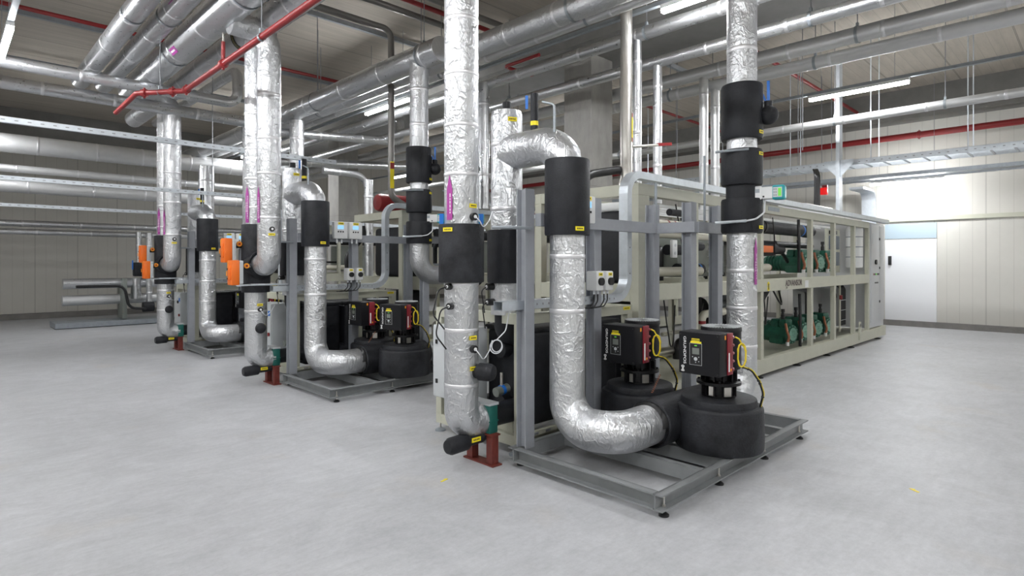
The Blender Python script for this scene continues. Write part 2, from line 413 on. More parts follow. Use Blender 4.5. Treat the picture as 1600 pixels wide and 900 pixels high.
# concrete downstand beams along the column line and along the walls
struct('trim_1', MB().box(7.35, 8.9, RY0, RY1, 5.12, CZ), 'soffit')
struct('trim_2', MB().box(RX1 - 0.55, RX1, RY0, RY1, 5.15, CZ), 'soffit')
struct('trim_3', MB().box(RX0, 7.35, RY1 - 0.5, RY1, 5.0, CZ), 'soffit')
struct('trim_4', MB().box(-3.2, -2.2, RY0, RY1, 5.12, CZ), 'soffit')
for k, y in enumerate((6.05, 14.7)):
    mb = MB().box(7.8, 8.4, y, y + 0.6, 0, 5.12)
    mb.build('concrete_column', 'column', label=('square concrete column behind the nearest cream rack' if k == 0 else 'square concrete column far back behind the middle cream rack'), cat='column', bevel=0.012, kind='structure')
# door in the right wall
d = MB(); d.box(RX1 - 0.03, RX1, 2.95, 4.05, 0.14, 2.2, 0)
d.box(RX1 - 0.03, RX1, 2.95, 4.05, 2.22, 2.6, 1)
do = d.build('door_1', ['doorw', 'glass'], kind='structure')
MB().rbox(RX1 - 0.09, RX1 - 0.03, 3.9, 3.97, 1.55, 1.78, 0.01).build('door_handle', 'black', do)
MB().box(RX1 - 0.07, RX1, RY0, 4.6, 2.66, 2.76).build('trim_5', 'cream', kind='structure')

# ---------------------------------------------------------------- lights
def batten(x, y0, L_, z, label, grp='white linear lamps hung below the ceiling'):
    t = thing('linear_lamp', (x, y0 + L_ / 2, z), label, 'lamp', grp)
    MB().box(x - 0.035, x + 0.035, y0, y0 + L_, z + 0.0, z + 0.05).build('housing', 'white', t)
    MB().box(x - 0.03, x + 0.03, y0 + 0.01, y0 + L_ - 0.01, z - 0.045, z - 0.001).build('diffuser', 'lamp', t)
    for yy in (y0 + 0.2, y0 + L_ - 0.2):
        MB().cyl((x, yy, z + 0.05), (x, yy, CZ), 0.004, n=6).build('suspension_rod', 'rod', t)
    return t
rows = {0.6: 4.35, 6.12: 4.6, 11.0: 4.5, 16.4: 3.55, -3.8: 4.95}  # the row by the left wall is unseen, added as fill light
for x, z in rows.items():
    ys = (-3.6, 2.6) if x > 16 else (-3.6, 2.2, 8.9, 15.6) if x > 3 else (-1.2, 5.5, 12.0) if x < 0 else (-4.2, -1.2, 2.2, 5.5, 8.9, 15.6)
    for i, y0 in enumerate(ys):
        lb = {16.4: 'low linear lamp in front of the right wall', 11.0: 'bright linear lamp above the rack far end', 6.12: 'bright linear lamp on the rail between overhead pipes',
              0.6: 'linear lamp left of the risers', -3.8: 'added linear fill lamp along the left wall'}[x]
        place = ('behind the photographer', 'nearest in view of its row', 'in mid-row', 'farthest of its row')[i] if x > 3 else ('first', 'second', 'third', 'fourth', 'fifth', 'farthest')[i] + ' of its row'
        batten(x, y0, 1.5, z, lb + ', ' + place)
def rail(x, z, y0, y1, label):
    MB().box(x - 0.03, x + 0.03, y0, y1, z + 0.052, z + 0.10).build('lamp_rail', 'galv_dull', label=label, cat='rail')
rail(6.12, 4.6, -4, 19, 'grey metal rail carrying the lamps between the overhead pipes')
rail(11.0, 4.5, -4, 19, 'grey metal rail carrying the lamps above the far rack row')
rail(16.4, 3.55, -4, 19, 'low grey metal rail carrying lamps by the right wall')
rail(0.6, 4.35, -4.5, 19, 'grey metal rail carrying lamps left of the risers')
rail(-3.8, 4.95, -4.5, 19, 'grey metal rail carrying the added fill lamps along the left wall')

# ---------------------------------------------------------------- pipes
def bands(mb, path, r, step, mi, w=0.045, start=0.35, n=24):
    """foil tape wraps along a polyline, on straight runs"""
    for a, b in zip(path[:-1], path[1:]):
        a, b = Vector(a), Vector(b); l = (b - a).length
        if l < 0.5: continue
        d = (b - a) / l; t = start
        while t < l - 0.1:
            p = a + d * t
            mb.tube([p - d * w / 2, p - d * (w / 2 - 0.004), p + d * (w / 2 - 0.004), p + d * w / 2], [r, r + 0.003, r + 0.003, r], n, mi, False)
            t += step * random.uniform(0.85, 1.15)
def foil_pipe_mesh(pts, r, R=None, mat=('foil', 'tape'), step=0.9, n=28, caps=True):
    mb = MB(); path = fillet(pts, R if R is not None else r * 2.2, 10)
    # subdivide long runs so light rolls smoothly
    mb.tube(path, r, n, 0, caps)
    if step: bands(mb, path, r, step, 1, n=n)
    return mb

HANG = []   # (x, y, z_top_of_pipe, pipe radius, group)
def overhead(name, pts, r, label, mat=('foil_far', 'tape'), R=None, step=1.1, drops=(), cat='pipe', hang=None, cap=False, decals=()):
    p0 = Vector(pts[0])
    t = thing(name, p0, label, cat)
    foil_pipe_mesh(pts, r, R, mat, step).build('pipe_jacket', list(mat), t)
    for dp in drops: foil_pipe_mesh(dp[0], dp[1], dp[2] if len(dp) > 2 else None, mat, step).build('branch_pipe', list(mat), t)
    for (c, ax) in decals:
        c = Vector(c); ax = Vector(ax)
        mb = MB(); mb.obox(c, Vector((0, 0.11, 0)), ax.cross(Vector((0, 1, 0))).normalized() * 0.045, ax * 0.004)
        mb.obox(c + ax * 0.005, Vector((0, 0.08, 0)), ax.cross(Vector((0, 1, 0))).normalized() * 0.012, ax * 0.002, 1)
        mb.build('flow_sticker', ['purple', 'wtext'], t)
    return t
def hanger(x, y, zc, r, grp, ztop=None, label='thin threaded rod with ring clamp holding up an overhead pipe'):
    t = thing('pipe_hanger', (x, y, zc), label, 'hanger', grp)
    mb = MB(); mb.tube([(x, y - 0.018, zc), (x, y + 0.018, zc)], r + 0.007, 28, 0, False); mb.tube([(x, y - 0.018, zc), (x, y + 0.018, zc)], r + 0.002, 28, 0, False)
    mb.box(x - 0.02, x + 0.02, y - 0.015, y + 0.015, zc + r, zc + r + 0.05)
    mb.build('ring_clamp', 'galv_dull', t)
    MB().cyl((x, y, zc + r + 0.03), (x, y, ztop or CZ), 0.006, n=6).build('rod', 'rod', t)
    return t
RZ = 4.65
# big foil headers at the upper left
overhead('supply_header', [(2.46, 6.45, RZ), (2.46, 12.2, RZ)], 0.20, 'wide foil-wrapped header pipe with flat end cap above the left risers', step=1.3, cat='pipe',
         decals=[((2.46 - 0.2 * 0.75, 9.0, RZ - 0.2 * 0.66), (-0.75, 0, -0.66))])
overhead('return_header', [(2.97, -4, RZ), (2.97, 14.5, RZ)], 0.165, 'long foil-wrapped header running over the tops of the front risers', step=1.0)
overhead('supply_header', [(2.05, -4, RZ + .03), (2.05, 12.2, RZ + .03)], 0.13, 'bright foil pipe left of the wide capped header', step=1.2,
         decals=[((2.05 - 0.13 * 0.7, 7.6, RZ + .05 - 0.13 * 0.71), (-0.7, 0, -0.71))])
overhead('supply_header', [(1.72, -4, RZ + .03), (1.72, 12.2, RZ + .03)], 0.13, 'leftmost overhead foil pipe in the upper left corner', step=1.2,
         decals=[((1.72 - 0.13 * 0.7, 6.1, RZ + .05 - 0.13 * 0.71), (-0.7, 0, -0.71))])
# black/yellow joint bands
for (x, y, z, r) in ((2.97, 8.2, RZ, 0.165), (2.97, 5.5, RZ, 0.165), (5.45, 9.1, 4.68, 0.15), (5.45, 3.75, 4.68, 0.15)):
    mb = MB()
    for k, mi in ((-0.035, 0), (0.0, 1), (0.035, 0)):
        mb.tube([(x, y + k - 0.012, z), (x, y + k, z), (x, y + k + 0.012, z)], [r + 0.004, r + 0.010, r + 0.004], 32, mi, False)
    mb.build('joint_band', ['black', 'bandy'], label='black and yellow clamp band wrapped round an overhead foil pipe', cat='band', group='clamp bands on the overhead pipes')
# headers to the right
overhead('capped_header', [(5.0, 6.48, 4.58), (5.0, 19.5, 4.58)], 0.175, 'long foil header with flat end cap above the middle risers', step=1.25)
overhead('foil_header', [(5.45, -4, 4.66), (5.45, 19.5, 4.66)], 0.15, 'wide crinkled foil pipe beside the capped header', mat=('foil', 'tape'), step=1.0)
overhead('overhead_pipe', [(5.85, -4, 4.67), (5.85, 19.5, 4.67)], 0.065, 'thin smooth grey pipe next to the crinkled foil header', mat=('jacket', 'tape'))
overhead('overhead_pipe', [(6.58, -4, 4.6), (6.58, 19.5, 4.6)], 0.085, 'overhead foil pipe just right of the lamp rail with one drop into the near rack',
         drops=[([(6.58, 4.34, 4.6), (6.58, 4.34, 2.43)], 0.055)])
overhead('overhead_pipe', [(7.2, -4, 4.42), (7.2, 19.5, 4.42)], 0.08, 'overhead foil pipe crossing in front of the near concrete column',
         drops=[([(7.2, 4.42, 4.42), (7.2, 4.42, 2.43)], 0.062)])
overhead('overhead_pipe', [(8.62, -4, 4.60), (8.62, 19.5, 4.60)], 0.105, 'upper of two dull grey pipes passing behind the near column', mat=('jacket', 'tape'),
         drops=[([(8.62, 4.46, 4.60), (8.62, 4.46, 2.43)], 0.068)])
overhead('overhead_pipe', [(8.88, -4, 4.44), (8.88, 19.5, 4.44)], 0.09, 'lower of two dull grey pipes passing behind the near column', mat=('jacket', 'tape'),
         drops=[([(8.88, 4.4, 4.44), (8.88, 4.4, 2.43)], 0.068)])
overhead('overhead_pipe', [(11.4, -4, 4.12), (11.4, 19.5, 4.12)], 0.07, 'pale pipe running low below the bright right-hand lamp', mat=('jacket', 'tape'))
for (x, z, r, ys) in ((5.0, 4.58, .175, (6.9, 10.2, 13.5)), (5.45, 4.66, .15, (4.5, 7.6, 11)), (2.46, RZ, .2, (6.75, 9.4)), (2.05, RZ + .03, .13, (5.2, 8.2)), (1.72, RZ + .03, .13, (4.6, 8.4)),
                     (5.85, 4.67, .065, (2.6, 4.6, 7.6)), (6.58, 4.6, .085, (2.2, 4.2, 8)), (7.2, 4.42, .08, (2.4, 4.9, 7.4)), (8.62, 4.6, .105, (2.3, 4.0, 8.6)), (8.88, 4.44, .09, (2.9, 5.2, 9)),
                     (11.4, 4.12, .07, (1.8, 3.4, 5, 8))):
    for y in ys: hanger(x, y, z, r, 'rod hangers of the overhead pipes')
# pipes running along X over the farthest risers
overhead('cross_pipe', [(-3.5, 11.55, 4.30), (4.4, 11.55, 4.30), (4.4, 11.55, 4.32)], 0.10, 'lower of two bright foil pipes crossing left to right above the farthest risers', R=0)
overhead('cross_pipe', [(-3.5, 10.6, 4.36), (3.72, 10.6, 4.36), (3.72, 10.6, 4.95), (3.72, 16, 4.95)], 0.085, 'upper of two bright foil cross pipes, bent up at its right end', R=0.2)
overhead('cross_pipe', [(4.2, 11.4, 4.12), (7.6, 11.4, 4.38), (7.6, 11.4, 4.98), (7.6, 14.4, 4.98)], 0.085, 'bright white foil pipe bent upward in front of the far column', R=0.2, mat=('foil_far', 'tape'))
overhead('cross_pipe', [(-4.5, 17.0, 4.25), (7.6, 17.0, 4.25)], 0.21, 'thick grey pipe crossing the far left of the hall', mat=('jacket', 'tape'))
overhead('cross_pipe', [(-4.5, 17.2, 3.72), (7.6, 17.2, 3.72)], 0.085, 'slim grey pipe just under the thick far cross pipe', mat=('jacket', 'tape'))
overhead('cross_pipe', [(-4.5, 17.4, 3.35), (7.6, 17.4, 3.35)], 0.15, 'third grey far cross pipe, lowest of the three', mat=('jacket', 'tape'))
overhead('wall_pipe', [(-4.5, 19.6, 2.62), (7.6, 19.6, 2.62)], 0.085, 'upper of two white foil pipes along the back wall', cat='pipe')
overhead('wall_pipe', [(-4.5, 19.4, 2.40), (7.6, 19.4, 2.40)], 0.075, 'lower of two white foil pipes along the back wall', cat='pipe')
overhead('diagonal_pipe', [(4.9, 13.5, 3.9), (9.8, 13.5, 4.3)], 0.10, 'foil pipe crossing behind the middle risers', cat='pipe')
overhead('riser_pipe', [(4.55, 15.0, 3.9), (4.55, 15.0, 0.4)], 0.17, 'tall foil riser standing between the farthest skid and the back wall')
# concrete-coloured drain pipes with a stainless drop behind the capped header
overhead('drain_pipe', [(-4.5, 8.3, 5.45), (5.35, 8.3, 5.45), (5.35, 8.3, 2.7), (5.75, 8.3, 2.5)], 0.052, 'brown-grey drain pipe turning down behind the capped header', mat=('drain', 'drain'), R=0.16, step=0)
overhead('drain_pipe', [(-4.5, 7.75, 5.55), (7.3, 7.75, 5.55)], 0.05, 'dark drain pipe under the ceiling planks, nearer of the straight pair', mat=('drain', 'drain'), step=0)
overhead('drain_pipe', [(-4.5, 7.2, 5.62), (7.3, 7.2, 5.62)], 0.05, 'dark drain pipe under the ceiling planks, with red couplings', mat=('drain', 'drain'), step=0)
for x in (3.9, 4.6, 5.2):
    MB().tube([(x - .03, 7.2, 5.62), (x + .03, 7.2, 5.62)], 0.065, 16).build('pipe_coupling', 'rust', label='red-brown coupling clamped on the dark ceiling drain pipe', cat='coupling', group='couplings on the ceiling drain pipe')
# stainless drop pipe with flared foot on the near rack
t = thing('stainless_drop_pipe', (6.05, 4.15, 2.45), 'brushed stainless drop pipe with flared foot and red-handled valve', 'pipe')
MB().lathe([(0.13, 0), (0.125, 0.02), (0.075, 0.22), (0.072, 3.4)], (6.05, 4.15, 2.43), (0, 0, 1)).build('pipe_body', 'steel', t)
MB().cyl((6.05, 4.06, 3.02), (6.36, 3.9, 3.06), 0.018).build('valve_stem', 'steel', t)
MB().obox((6.44, 3.86, 3.075), (0.09, -0.045, 0.01), (0.006, 0.012, 0), (0, 0, 0.018)).build('valve_handle', 'red', t)
mb = MB(); mb.obox((6.05 + .02, 4.15 - 0.074, 3.26), (0.016, 0.004, 0), (0, 0, 0.17), (0.0006, -0.002, 0))
for zz in (3.41, 3.11): mb.obox((6.05 + .02, 4.15 - 0.076, zz), (0.016, 0.004, 0), (0, 0, 0.025), (0.0006, -0.002, 0), 1)
mb.build('warning_sticker', ['yellow', 'red'], t)
mb = MB(); mb.obox((5.35 - .02, 8.3 - .06, 3.05), (0.03, -0.012, 0), (0, 0, 0.22), (0.001, 0.003, 0)); mb.obox((5.35 - .02, 8.3 - .064, 3.2), (0.03, -0.012, 0), (0, 0, 0.05), (0.001, 0.003, 0), 1)
mb.build('warning_sticker', ['yellow', 'red'], label='yellow and red sticker on the brown drain pipe drop', cat='sticker')

# red sprinkler pipes
def red_pipe(pts, r, label, couplings=(), extra=None):
    t = thing('sprinkler_pipe', pts[0], label, 'pipe')
    MB().tube(fillet(pts, 0.06, 5), r, 14).build('pipe_body', 'red', t)
    for p, d in couplings:
        p, d = Vector(p), Vector(d).normalized()
        mb = MB(); mb.tube([p - d * 0.035, p - d * .03, p + d * .03, p + d * 0.035], [r, r + 0.018, r + 0.018, r], 14)
        mb.box(p.x - .012, p.x + .012, p.y - .012, p.y + .012, p.z - r - .035, p.z + r + .035)
        mb.build('pipe_coupling', 'red', t)
    return t
t = red_pipe([(2.3, 0.5, 3.85), (2.3, 8.46, 3.85), (1.88, 9.02, 3.85), (1.9, 10.4, 3.85)], 0.033, 'red sprinkler pipe running below the left headers towards the camera',
         [((2.3, 8.38, 3.85), (0, 1, 0)), ((2.2, 8.6, 3.85), (-.6, .8, 0)), ((1.95, 8.93, 3.85), (-.6, .8, 0)), ((2.3, 7.0, 3.85), (0, 1, 0))])
MB().cyl((2.3, 7.0, 3.85), (2.3, 7.0, 4.10), 0.022, n=12).build('sprinkler_branch', 'red', t)
MB().cyl((2.3, 7.0, 4.10), (2.3, 7.0, 4.20), 0.013, n=10).build('sprinkler_nozzle', 'steel', t)
for y in (5.9, 8.75):
    x = 2.3 if y < 8 else 2.09
    hanger(x, y, 3.85, 0.034, 'rod hangers of the red sprinkler pipe', label='thin rod and ring clamp holding the red sprinkler pipe')
red_pipe([(-4.5, 11.9, 5.6), (7.3, 11.9, 5.6)], 0.035, 'dark red sprinkler pipe high under the ceiling behind the left risers')
red_pipe([(-4.5, 7.5, 5.62), (7.3, 7.5, 5.62)], 0.04, 'red sprinkler pipe under the ceiling above the capped header')
red_pipe([(9.0, 7.6, 5.3), (17, 7.6, 5.3)], 0.035, 'red sprinkler pipe crossing under the ceiling right of the column')
red_pipe([(9.0, 4.55, 5.5), (17, 4.55, 5.5)], 0.04, 'red sprinkler pipe slanting across the upper right ceiling', [((10.7, 4.55, 5.5), (1, 0, 0))])
red_pipe([(17.0, -4, 4.72), (17.0, 21, 4.72)], 0.075, 'thick red sprinkler main along the right wall', [((17.0, 7.6, 4.72), (0, 1, 0)), ((17.0, 3.2, 4.72), (0, 1, 0))])
red_pipe([(17.2, 14, 3.4), (12.5, 17.5, 3.4)], 0.05, 'red sprinkler pipe far behind the middle rack')
red_pipe([(6.9, 6.4, 4.95), (6.9, 7.2, 4.95), (7.6, 7.2, 4.95), (7.6, 7.2, 5.1)], 0.03, 'short bent red sprinkler branch under the beam by the column')

# ceiling channels
for i, (y, x0, x1, z) in enumerate(((9.4, -4.5, 7.3, 5.8), (12.8, -4.5, 7.3, 5.8), (15.4, -4.5, 7.3, 5.7), (5.6, 9.0, 13.0, 5.2), (6.8, 2.6, 4.6, 5.3))):
    mb = MB(); mb.box(x0, x1, y - .03, y + .03, z - .02, z + .06)
    mb.build('ceiling_rail', 'galv_dull', label=['grey ceiling rail across the planks behind the left risers', 'grey ceiling rail beyond the farthest risers', 'farthest grey ceiling rail above the back wall',
        'short slotted rail above the dull grey pipe pair', 'short slotted rail above the red sprinkler pipe'][i], cat='rail')
for i, (x, y) in enumerate(((4.6, 9.4), (6.0, 9.4), (3.2, 12.8), (5.2, 12.8), (3.9, 9.4), (9.8, 5.6), (11.2, 5.6), (12.6, 5.6), (10.4, 3.6), (11.9, 4.2), (13.2, 4.0), (14.5, 4.6), (9.6, 8), (12.2, 7))):
    MB().cyl((x, y, 5.9 if i < 5 else 5.9), (x, y, 4.5 if i < 5 else 3.5), 0.007, n=6).build('threaded_rod', 'rod', label='thin threaded rod hanging from the ceiling planks', cat='rod', group='bare threaded rods under the ceiling')
for i, (a, b) in enumerate((((3.2, 8.0, 5.78), (3.9, 10.9, 5.78)), ((2.6, 10.5, 5.7), (3.6, 12.2, 5.7)))):
    a, b = Vector(a), Vector(b); dd = (b - a); s_ = dd.normalized().cross(Vector((0, 0, 1))) * 0.03
    MB().obox((a + b) / 2, dd / 2, s_, (0, 0, 0.03)).build('ceiling_strut', 'galv_dull', label=('slanting grey ceiling strut right of the left risers' if i == 0 else 'slanting grey ceiling strut behind the farthest risers'), cat='rail')

# galvanised support rails across the hall
def long_rail(x0, x1, y, z, h, label):
    t = thing('support_rail', (x0, y, z), label, 'rail')
    mb = MB(); mb.box(x0, x1, y - .025, y - .021, z - h, z + h); mb.box(x0, x1, y - .021, y + .025, z + h - .004, z + h); mb.box(x0, x1, y - .021, y + .025, z - h, z - h + .004)
    k = x0 + .1
    while k < x1: mb.box(k, k + .035, y - .0265, y - .0249, z - .006, z + .006, 1); k += .12
    mb.build('rail_body', ['galv', 'rod'], t)
    for xx in (x0 + 2.0, x1 - 1.2):
        MB().cyl((xx, y, z), (xx, y, CZ), 0.007, n=6).build('hanging_rod', 'rod', t)
    return t
long_rail(-4.5, 4.72, 9.0, 3.27, 0.035, 'galvanised slotted rail crossing in front of the farthest risers')
long_rail(-1.5, 4.7, 11.2, 2.84, 0.03, 'short galvanised rail behind the farthest risers')
long_rail(-4.5, 6.5, 13.5, 2.62, 0.03, 'galvanised rail near the back wall')

# cable trays on the right
def ladder_tray(x0, x1, y0, y1, z, label, hh=0.05):
    t = thing('cable_tray', (x0, y0, z), label, 'cable tray')
    for x in (x0, x1):
        mb = MB(); mb.box(x - .004, x + .004, y0, y1, z - hh, z + hh); mb.box(x - .004, x + .025, y0, y1, z + hh - .004, z + hh)
        mb.build('side_rail', 'galv', t)
    mb = MB(); y = y0 + .1
    while y < y1: mb.box(x0, x1, y, y + .03, z - hh + .005, z - hh + .02); y += .3
    mb.build('rungs', 'galv', t)
    holes = MB(); y = y0 + .05
    while y < y1: holes.box(x0 - .006, x0 - .0045, y, y + .03, z - .008, z + .008); y += .12
    holes.build('side_holes', 'rod', t)
    return t
ladder_tray(12.05, 12.6, -3, 14, 3.46, 'galvanised ladder tray crossing above the far end of the rack')
for y in (1.6, 3.0, 4.4, 5.8, 8.0, 10.0):
    for x in (12.05, 12.6):
        MB().cyl((x, y, 3.4), (x, y, CZ), 0.009, n=6).build('threaded_rod', 'galv', label='galvanised threaded rod holding the ladder cable tray', cat='rod', group='rods of the ladder cable tray')
MB().box(15.6, 15.9, -3, 16, 3.58, 3.66).build('cable_tray', 'galv_dull', label='dark perforated tray in front of the right wall panels', cat='cable tray')
# vertical galvanised duct standing on the rack top, with a T-shaped top
t = thing('vertical_cable_duct', (11.98, 3.5, 2.5), 'bright galvanised vertical cable duct standing on the rack top', 'cable duct')
sec = [(-.07, -.012), (.07, -.012), (.07, .012), (-.07, .012)]
MB().sweep(fillet([(11.98, 3.50, 2.52), (11.98, 3.50, 5.5), (11.98, 4.1, 5.5)], 0.22, 8), [(-.09, -.03), (.09, -.03), (.09, .03), (-.09, .03)], (1, 0, 0)).build('duct_body', 'galv', t)
mb = MB()
for sgn in (-1, 1):
    y = 3.5
    mb.add([(11.95, y + sgn * .03, 3.38), (11.95, y + sgn * .25, 3.44), (11.95, y + sgn * .25, 3.51), (11.95, y + sgn * .03, 3.51), (11.955, y + sgn * .03, 3.2), (11.96, y + sgn * .03, 3.2)], [(0, 1, 2, 3), (4, 1, 0)])
mb.build('gusset_plates', 'galv', t)
MB().lathe([(0.0, 0), (0.09, 0.0), (0.09, 0.02)], (11.98, 3.5, 2.5), (0, 0, 1), n=4).build('foot_plate', 'galv', t)
# cables dropping into a white junction housing
t = thing('junction_housing', (11.6, 4.0, 2.45), 'white cable entry housing on top of the rack with black cables dropping in', 'housing')
MB().rbox(10.9, 12.3, 3.7, 4.2, 2.45, 2.66, .02).build('housing_body', 'white', t)
for k in range(6):
    x = 11.9 + .05 * k
    MB().tube(fillet([(x, 3.9, 2.66), (x + .02, 3.9, 3.3), (x + .2, 4.0, 3.44)], .2), 0.016, 8).build('cable', 'black', t)
t = thing('alarm_beacon', (13.4, 4.6, 3.0), 'small red alarm beacon left of the vertical cable duct', 'beacon')
MB().rbox(12.9, 13.0, 4.0, 4.14, 3.0, 3.14, .012).build('lens', 'redw', t); MB().box(13.0, 13.04, 4.02, 4.12, 3.0, 3.2).build('bracket', 'red', t)
# smoke detector with cable under the ceiling
t = thing('smoke_detector', (11.2, 6.6, 5.2), 'small red and black ceiling siren above the right pipes', 'siren')
MB().lathe([(0.0, 0), (0.07, 0.01), (0.09, 0.06), (0.06, 0.1)], (10.9, 5.9, 5.05), (0, 0, 1)).build('lens', 'red', t)
MB().lathe([(0.1, 0.08), (0.1, 0.12), (0, 0.12)], (10.9, 5.9, 5.05), (0, 0, 1)).build('base', 'black', t)
MB().cyl((10.9, -3, 5.19), (10.9, 15, 5.19), 0.014, n=6).build('cable_conduit', 'rod', label='dark thin conduit under the right-hand ceiling', cat='conduit')
for i, (y, z0, z1) in enumerate(((4.35, 2.2, 3.45), (9.0, 2.2, 3.3))):
    MB().sweep(fillet([(17.3, y, z0), (17.3, y, z1), (16.2, y, z1)], .25, 8), [(-.16, -.03), (.16, -.03), (.16, .03), (-.16, .03)], (0, 1, 0)).build('wall_duct', 'galv', label=('galvanised wall duct right of the vertical cable duct' if i == 0 else 'galvanised wall duct seen above the rack beside the near riser'), cat='cable duct')

# ---------------------------------------------------------------- station builders
def h_post(mb, x, y, z0, z1, w=0.10, th=0.010):
    mb.box(x - w / 2, x + w / 2, y - w / 2, y - w / 2 + th, z0, z1)
    mb.box(x - w / 2, x + w / 2, y + w / 2 - th, y + w / 2, z0, z1)
    mb.box(x - th / 2, x + th / 2, y - w / 2 + th, y + w / 2 - th, z0, z1)
def c_beam(mb, a, b, out, z0, z1, w=0.055, th=0.010):
    """channel with its web inward and flanges outward; a,b 2D ends of the web line"""
    a, b, out = Vector(a), Vector(b), Vector(out)
    c = (a + b) / 2; h = (b - a) / 2; zc = (z0 + z1) / 2; hz = (z1 - z0) / 2
    mb.obox((c.x, c.y, zc), (h.x, h.y, 0), (out.x * th / 2, out.y * th / 2, 0), (0, 0, hz))
    cc = c + out * w / 2
    for z in (z0 + th / 2, z1 - th / 2): mb.obox((cc.x, cc.y, z), (h.x, h.y, 0), (out.x * w / 2, out.y * w / 2, 0), (0, 0, th / 2))

WHERE = ['nearest', 'middle', 'farthest']

def skid(k, dx, dy):
    w = WHERE[k]
    t = thing('pump_skid', (3.2 + dx, 1.93 + dy, 0), f'{w} grey steel pump skid with bolted posts on levelling feet', 'pump skid', None)
    x0, x1, y0, y1 = 3.2 + dx, 5.72 + dx, 1.93 + dy, 3.30 + dy; z0, z1 = 0.05, 0.155
    def P(name, f): mb = MB(); f(mb); return mb.build(name, 'grey' if name in ('post', 'crossbar') else 'skid', t)
    P('front_beam', lambda m: c_beam(m, (x0 + .0, y0 + .055), (x1, y0 + .055), (0, -1), z0, z1))
    P('back_beam', lambda m: c_beam(m, (x0, y1 - .055), (x1, y1 - .055), (0, 1), z0, z1))
    P('side_beam', lambda m: c_beam(m, (x0 + .055, y0 + .066), (x0 + .055, y1 - .066), (-1, 0), z0, z1))
    P('side_beam', lambda m: c_beam(m, (x1 - .055, y0 + .066), (x1 - .055, y1 - .066), (1, 0), z0, z1))
    for x in (3.80, 4.16, 4.95, 5.25):
        P('cross_beam', lambda m, x=x: c_beam(m, (x + dx, y0 + .066), (x + dx, y1 - .066), (1, 0), z0 + .005, z1 - .003))
    for (x, y) in ((3.28, 1.98), (4.03, 1.98), (4.825, 1.98), (5.6, 1.98), (3.30, 3.26), (4.5, 3.26), (5.6, 3.26)):
        x += dx; y += dy - 0.012 if y < 3 else dy
        mb = MB(); mb.cyl((x, y, 0.02), (x, y, 0.12), 0.007, n=8); mb.lathe([(0.0, 0), (0.034, 0), (0.034, 0.010), (0.016, 0.024), (0, .028)], (x, y, 0), (0, 0, 1), 14, 1)
        mb.cyl((x, y, 0.06), (x, y, 0.07), .014, n=6)
        mb.build('levelling_foot', ['steel', 'black'], t)
    posts = [(3.30, 3.21), (4.21, 3.24), (5.10, 3.19), (5.12, 2.80), (5.66, 2.80)]
    for x, y in posts:
        P('post', lambda m, x=x, y=y: h_post(m, x + dx, y + dy, z1 if y < 3.25 else z1, 2.18))
    P('crossbar', lambda m: m.box(3.36 + dx, 5.05 + dx, 3.10 + dy, 3.16 + dy, 1.89, 1.99))
    P('crossbar', lambda m: m.box(5.04 + dx, 5.10 + dx, 2.70 + dy, 3.14 + dy, 1.89, 1.99))
    P('crossbar', lambda m: m.box(5.10 + dx, 5.70 + dx, 2.69 + dy, 2.75 + dy, 1.89, 1.99))
    # hollow stub bracket with its plate left of the sleeve
    mb = MB(); X, Y = 3.42 + dx, 2.98 + dy
    mb.box(X, X + .10, Y, Y + .008, 1.88, 1.99); mb.box(X, X + .10, Y + .11, Y + .118, 1.88, 1.99); mb.box(X, X + .1, Y, Y + .118, 1.88, 1.888); mb.box(X, X + .1, Y, Y + .118, 1.982, 1.99)
    mb.build('bracket', 'grey', t)
    name_tag(t, (X + .05, Y - .004, 1.968), (0, -1, 0), .07, .03)
    # sensor rod standing on the bracket
    mb = MB(); mb.cyl((X + .02, Y + .05, 1.99), (X + .02, Y + .05, 2.78), 0.011, n=10); mb.tube(fillet([(X + .02, Y + .05, 2.78), (X + .02, Y + .05, 2.84), (X + .0, Y + .16, 2.88)], .04), .009, 8)
    mb.cyl((X + .02, Y + .05, 2.2), (X + .02, Y + .05, 2.215), .015, n=10, mi=1); mb.cyl((X + .02, Y + .05, 2.6), (X + .02, Y + .05, 2.615), .015, n=10, mi=1)
    mb.build('conduit', ['galv_dull', 'black'], t)
    mb = MB(); mb.cyl((5.62 + dx, 2.9 + dy, 1.99), (5.62 + dx, 2.9 + dy, 2.70), 0.012, n=10); mb.build('conduit', 'galv_dull', t)
    MB().cyl((5.10 + dx, 3.15 + dy, 1.99), (5.10 + dx, 3.15 + dy, 2.40), 0.014, n=10).build('conduit', 'galv_dull', t)
    mb = MB(); mb.tube(fillet([(3.28 + dx, 3.12 + dy, 1.87), (3.1 + dx, 3.14 + dy, 1.87), (2.98 + dx, 3.25 + dy, 1.87)], .03), .012, 8); mb.build('conduit', 'galv_dull', t)
    return t

